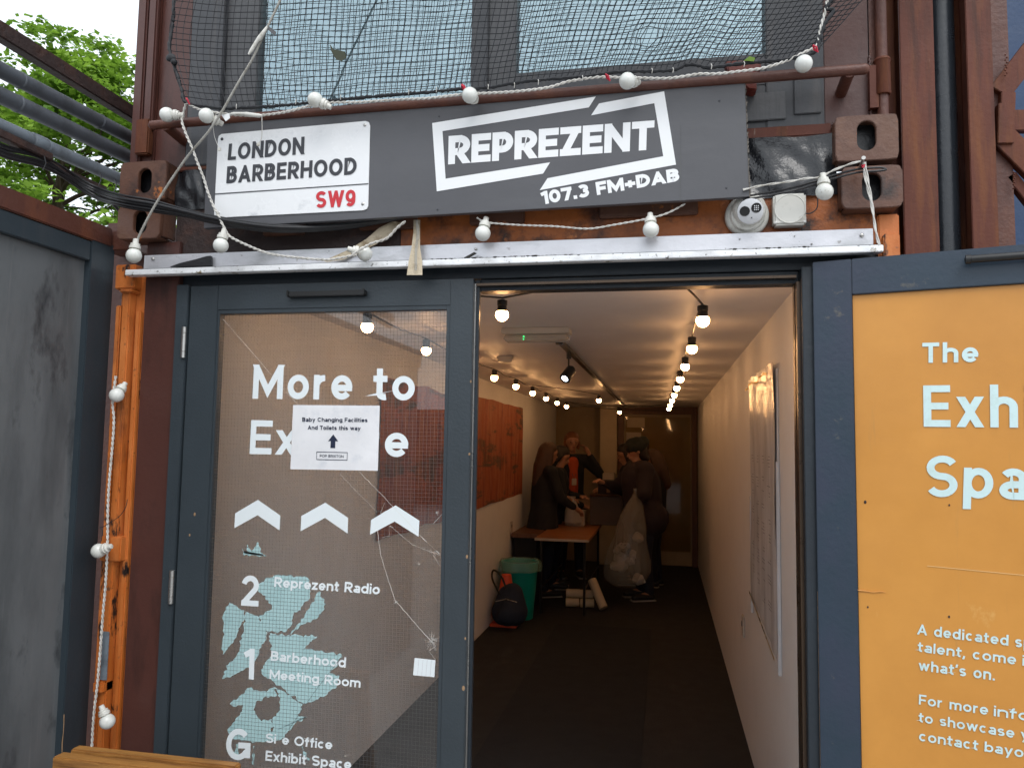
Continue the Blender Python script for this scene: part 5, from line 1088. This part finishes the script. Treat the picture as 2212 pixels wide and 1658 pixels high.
def fused(name, prims, mat, parent, M, vox=.012, it=4):
    mb = cap_mesh(prims); mb.v = [M @ v for v in mb.v]
    org = ORG.get(parent, Vector()); me = bpy.data.meshes.new(name); me.from_pydata([v-org for v in mb.v], [], mb.f); tmp = bpy.data.objects.new('tmp', me); COL.objects.link(tmp)
    md = tmp.modifiers.new('r', 'REMESH'); md.mode = 'VOXEL'; md.voxel_size = vox; ms = tmp.modifiers.new('s', 'SMOOTH'); ms.factor = .5; ms.iterations = it
    dg = bpy.context.evaluated_depsgraph_get(); m2 = bpy.data.meshes.new_from_object(tmp.evaluated_get(dg)); bpy.data.objects.remove(tmp)
    m2.name = name; m2.materials.clear(); m2.materials.append(MATS[mat]); m2.polygons.foreach_set('use_smooth', [True]*len(m2.polygons))
    o = bpy.data.objects.new(name, m2); COL.objects.link(o); o.parent = parent; ORG[o] = org.copy(); return o
def person(label, x, y, head, H, top, trousers, hair, hairstyle, armL, armR, lean=0, topr=1.0, skirt=0, headturn=0, tilt=0, extra=None, z0=.008):
    """local frame: +x forward, +y to the person's left, z up; heading in degrees from world +x"""
    S_ = H/1.7; T = thing('person', label, 'person', (x, y, z0)); M = Matrix.Translation((x, y, z0)) @ Matrix.Rotation(RD(head), 4, 'Z') @ Matrix.Scale(S_, 4)
    lx = lean
    hipL, hipR = (0, .09, .90), (0, -.09, .90); pel = (0, 0, .96); ch = (lx*.5, 0, 1.26); nb = (lx*.85, 0, 1.44); hd = Vector((lx+.02, 0, 1.585))
    shL, shR = Vector((lx*.75, .165, 1.385)), Vector((lx*.75, -.165, 1.385)); eL, wL = Vector(armL[0]), Vector(armL[1]); eR, wR = Vector(armR[0]), Vector(armR[1])
    leg = lambda s_: [((0, .09*s_, .90), (.02, .10*s_, .48), .085, .055), ((.02, .10*s_, .48), (-.02, .11*s_, .09), .052, .036), ((-.02, .11*s_, .06), (.13, .12*s_, .035), .038, .028)]
    body = leg(1)+leg(-1)+[(hipL, hipR, .095, .095), (pel, ch, .125, .13), (ch, (lx*.75, 0, 1.36), .13, .10), (shL, shR, .055, .055), (nb, hd-Vector((0, 0, .08)), .050, .046)]
    HR = Matrix.Translation(hd) @ Matrix.Rotation(RD(headturn), 4, 'Z') @ Matrix.Rotation(RD(tilt), 4, 'Y')
    hp_ = lambda *p: HR @ Vector(p)
    body += [(hp_(-.02, 0, .03), hp_(.012, 0, .03), .088, .082), (hp_(.015, 0, -.02), hp_(.045, 0, -.075), .066, .034), (hp_(.082, 0, .01), hp_(.104, 0, -.022), .009, .013), (hp_(.078, 0, -.052), hp_(.082, 0, -.054), .016, .016),
             (hp_(.070, .03, .028), hp_(.070, -.03, .028), .018, .018), (hp_(-.005, .082, 0), hp_(-.01, .086, -.02), .015, .011), (hp_(-.005, -.082, 0), hp_(-.01, -.086, -.02), .015, .011)]
    for s_, e_, w_ in ((shL, eL, wL), (shR, eR, wR)):
        d = (w_-e_).normalized(); sd = d.cross(Vector((0, 0, 1))); sd = sd.normalized() if sd.length > .1 else Vector((0, 1, 0)); dn = d.cross(sd)
        body += [(s_, e_, .045, .036), (e_, w_, .036, .024), (w_, w_+d*.07, .024, .030)]
        k0 = w_+d*.085
        for i, (off, L) in enumerate(((-.030, .062), (-.011, .072), (.010, .070), (.029, .055))):
            a = k0+sd*off; b = a+d*L*.55+dn*.010; c_ = b+d*L*.4+dn*.028; body += [(a, b, .0095, .009), (b, c_, .009, .0075)]
        body += [(w_+d*.03+sd*.022, w_+d*.065+sd*.052+dn*.02, .013, .0095)]
    fused('body', body, 'skin', T, M, .0105, 2)
    # clothes over it
    tr_ = [(hipL, hipR, .112, .112), (pel, (0, 0, 1.02), .135, .13)]
    for s_ in (1, -1): tr_ += [((0, .09*s_, .90), (.02, .10*s_, .48), .102, .072), ((.02, .10*s_, .48), (-.02, .11*s_, .10), .070, .056)]
    fused('trousers', tr_, trousers, T, M, .016, 3)
    k = topr
    tp_ = [(pel, ch, .150*k, .155*k), (ch, (lx*.75, 0, 1.36), .150*k, .115), (shL, shR, .075*k, .075*k), ((lx*.75, 0, 1.36), (lx*.8, 0, 1.40), .10, .065)]
    if skirt: tp_ += [(pel, (-.02, 0, 1-skirt), .150*k, .185*k), ((0, .07, .95), (-.03, .12, 1-skirt), .12*k, .13*k), ((0, -.07, .95), (-.03, -.12, 1-skirt), .12*k, .13*k)]
    for s_, e_, w_ in ((shL, eL, wL), (shR, eR, wR)): tp_ += [(s_, e_, .066*k, .056*k), (e_, e_.lerp(w_, .86), .055*k, .042)]
    tt_ = fused('top', tp_, top, T, M, .016, 3)
    hr = [(hp_(-.03, 0, .045), hp_(-.005, 0, .058), .098, .090)]
    if hairstyle == 'long': hr += [(hp_(-.05, 0, .02), hp_(-.09, 0, -.15), .095, .085), (hp_(-.09, 0, -.15), hp_(-.11, 0, -.34), .088, .06), (hp_(-.02, .075, .0), hp_(-.02, .085, -.22), .036, .03), (hp_(-.02, -.075, .0), hp_(-.02, -.085, -.22), .036, .03)]
    if hairstyle == 'tied': hr += [(hp_(-.06, 0, .02), hp_(-.10, 0, -.06), .085, .05), (hp_(-.01, .078, .01), hp_(-.02, .082, -.06), .028, .02), (hp_(-.01, -.078, .01), hp_(-.02, -.082, -.06), .028, .02)]
    if hairstyle == 'beanie': hr = [(hp_(-.03, 0, .05), hp_(.008, 0, .062), .108, .098), (hp_(-.06, 0, .06), hp_(-.11, 0, .07), .09, .07)]
    fused('beanie' if hairstyle == 'beanie' else 'hair', hr, hair, T, M, .013, 3)
    if hairstyle == 'beanie': fused('hair', [(hp_(-.05, 0, 0), hp_(-.08, 0, -.10), .085, .05), (hp_(-.01, -.08, .0), hp_(-.03, -.08, -.09), .025, .02)], 'hair_dark', T, M, .012, 2)
    for s_ in (1, -1):
        mb = MB(); mb.ball(M @ hp_(.081, .031*s_, .012), .009*S_, 8, 6, (1, 1, .6)); mb.build('eye', 'eye_dark', T, smooth=True)
        mb = MB(); mb.tube([M @ hp_(.090, .018*s_, .034), M @ hp_(.088, .046*s_, .036)], .0035*S_, 6); mb.build('eyebrow', hair if hair != 'beanie' else 'hair_dark', T)
        sh = [((-.045, .11*s_, .04), (.15, .12*s_, .035), .046, .038)]; fused('shoe', sh, 'shoe', T, M, .014, 2)
        MB(M).box(-.085, .185, .11*s_-.042, .11*s_+.048, -.006, .012).build('sole', 'sole', T, bev=.004)
    MB().tube([M @ hp_(.092, -.02, -.050), M @ hp_(.097, 0, -.050), M @ hp_(.092, .02, -.050)], .005*S_, 6).build('lips', 'lips', T, smooth=True)
    if hairstyle == 'beanie': fused('neckline', [((lx*.75+.075, .05, 1.375), (lx*.75+.075, -.05, 1.375), .05, .05), ((lx*.75+.06, 0, 1.40), nb, .055, .052)], 'skin', T, M, .012, 3)
    if extra: extra(T, M, hp_)
    return T
def x_orange(T, M, hp_):
    fused('shirt', [((.095, 0, 1.36), (.075, 0, .98), .068, .085), ((.11, 0, 1.25), (.10, 0, 1.05), .06, .07)], 'top_orange', T, M, .014, 3)
    MB().tube([M @ Vector(p) for p in ((.08, .05, 1.42), (.165, .02, 1.22), (.175, 0, 1.16), (.165, -.02, 1.22), (.08, -.05, 1.42))], .004, 6).build('lanyard', 'print_dark', T)
    MB(M).box(.172, .177, -.028, .028, 1.09, 1.17).build('badge', 'box_white', T, bev=.001)
person('woman in an orange shirt and open black cardigan, one hand raised to her face', -1.17, 9.8, -72, 1.80, 'coat_black', 'trouser_navy', 'hair_red', 'tied', ((.04, .36, 1.20), (.07, .20, 1.46)), ((.06, -.25, 1.12), (.20, -.16, 1.0)), extra=x_orange)
person('woman with long brown hair in a black coat, her back to us beside the table', -1.32, 8.5, 28, 1.66, 'coat_black', 'trouser_navy', 'hair_brown', 'long', ((.12, .2, 1.12), (.33, .12, 1.08)), ((.12, -.22, 1.10), (.34, -.12, .98)), lean=.04, skirt=.32, headturn=10, tilt=8, topr=1.05)
def x_lan(T, M, hp_): MB().tube([M @ Vector(p) for p in ((.10, -.06, 1.42), (.16, -.04, 1.2), (.17, 0, 1.05))], .006, 6).build('lanyard', 'top_orange', T)
person('dark haired woman in profile looking down, half hidden by the long haired woman', -1.27, 9.0, 5, 1.62, 'coat_black', 'trouser_navy', 'hair_dark', 'tied', ((.14, .2, 1.12), (.32, .08, 1.10)), ((.14, -.2, 1.08), (.36, -.08, 1.0)), lean=.06, tilt=22, extra=x_lan)
person('woman in a black beanie and loose dark top holding up a clear rubbish bag', -.23, 8.62, 205, 1.71, 'top_plum', 'trouser_navy', 'beanie', 'beanie', ((.12, .30, 1.14), (.13, .10, 1.17)), ((.20, -.26, 1.18), (.42, -.14, 1.24)), lean=.07, topr=1.42, skirt=.12, tilt=20, headturn=-8)
person('long dark haired person reaching over the cartons behind the woman in the beanie', -.38, 9.5, 185, 1.66, 'coat_black', 'trouser_navy', 'hair_dark', 'long', ((.14, .2, 1.15), (.36, .1, 1.13)), ((.14, -.2, 1.15), (.36, -.1, 1.15)), lean=.08, tilt=18)
person('brown haired person in dark clothes standing furthest right behind the woman in the beanie', -.12, 9.45, 165, 1.60, 'coat_black', 'trouser_navy', 'hair_brown', 'long', ((.10, .2, 1.12), (.22, .14, .95)), ((.10, -.2, 1.12), (.22, -.14, .95)), tilt=12)
# clear rubbish bag
bg_ = thing('rubbish_bag', 'large clear plastic bag of crumpled waste held up by the woman in the beanie', 'rubbish bag', (-.33, 8.35, .2))
prof = [(.02, .17), (.10, .18), (.19, .24), (.225, .34), (.215, .45), (.19, .56), (.165, .68), (.15, .80), (.125, .92), (.085, 1.04), (.045, 1.12), (.03, 1.17), (.04, 1.21)]
mb = MB(); n = 34; vs = []
for r_, z in prof:
    for k in range(n):
        t_ = 2*math.pi*k/n; rr = r_*(1+.22*noise.noise(Vector((math.cos(t_)*2.2, math.sin(t_)*2.2, z*1.6)))+.10*noise.noise(Vector((math.cos(t_)*5, math.sin(t_)*5, z*3))))
        vs.append((-.42+.13*(z-.2)+rr*math.cos(t_)*1.05, 8.33+rr*math.sin(t_)*.7, z))
mb.add(vs, [(i*n+k, i*n+(k+1) % n, (i+1)*n+(k+1) % n, (i+1)*n+k) for i in range(len(prof)-1) for k in range(n)]); mb.build('bag', 'clear_bag', bg_, smooth=True, ang=80)
random.seed(31)
for k in range(12):
    c_ = Vector((-.40+random.uniform(-.12, .13), 8.33+random.uniform(-.07, .07), .27+random.random()**1.3*.42)); mb = MB(); mb.ball(c_, random.uniform(.035, .07), 10, 8, (1, .8, random.uniform(.6, 1.3)))
    mb.v = [v+Vector((noise.noise(v*22), noise.noise(v*22+Vector((5, 0, 0))), noise.noise(v*22+Vector((0, 7, 0)))))*.022 for v in mb.v]; mb.build('crumpled_paper', 'waste_white', bg_)
mb = MB()
for k in range(16): a = Vector((-.40+random.uniform(-.06, .06), 8.165, .58+random.uniform(-.08, .1))); mb.tube([a, a+Vector((random.uniform(-.02, .02), 0, random.uniform(-.015, .015)))], .003, 5)
mb.build('bag_print', 'print_dark', bg_)
# backpack, cone
bp_ = thing('backpack', 'dark navy backpack on the floor in front of the teal bin', 'backpack', (-1.36, 6.95, 0))
pr = [((-1.34, 6.95, .15), (-1.36, 6.97, .30), .13, .10), ((-1.43, 6.95, .14), (-1.40, 6.97, .28), .12, .10), ((-1.38, 6.88, .14), (-1.38, 6.9, .2), .11, .09)]
fused('bag', pr, 'navy_cloth', bp_, Matrix.Identity(4), .014, 3)
MB().tube(smoothpath([(-1.46, 6.9, .30), (-1.53, 6.88, .44), (-1.52, 6.88, .52), (-1.45, 6.88, .47), (-1.40, 6.88, .36)], 5), .009, 8).build('strap', 'black_plastic', bp_, smooth=True)
MB().tube([(-1.48, 6.80, .26), (-1.38, 6.775, .29), (-1.29, 6.82, .26)], .004, 6).build('zip', 'steel', bp_)
cn = thing('traffic_cone', 'orange and white traffic cone standing by the left wall just inside the doorway', 'cone', (-1.42, 6.45, 0))
rc = lambda z: .115-.095*(z/.62)
cx_, cy_ = -1.435, 7.05
MB().box(cx_-.125, cx_+.125, cy_-.13, cy_+.13, .007, .035).build('base', 'cone_orange', cn, bev=.006)
for z0_, z1_, mt in ((.035, .20, 'cone_orange'), (.20, .32, 'waste_white'), (.32, .46, 'cone_orange')): MB().lathe([(rc(z0_), z0_), (rc(z1_), z1_)], (cx_, cy_, 0), n=28).build('band', mt, cn, smooth=True)
# keep every solid's faces pointing outwards
for o in COL.objects:
    if o.type == 'MESH' and len(o.data.polygons) > 1 and len(o.data.polygons) < 60000 and o.name.split('.')[0] not in ('lettering', 'crack', 'window_blind'):
        bm = bmesh.new(); bm.from_mesh(o.data); bmesh.ops.recalc_face_normals(bm, faces=bm.faces); bm.to_mesh(o.data); bm.free()
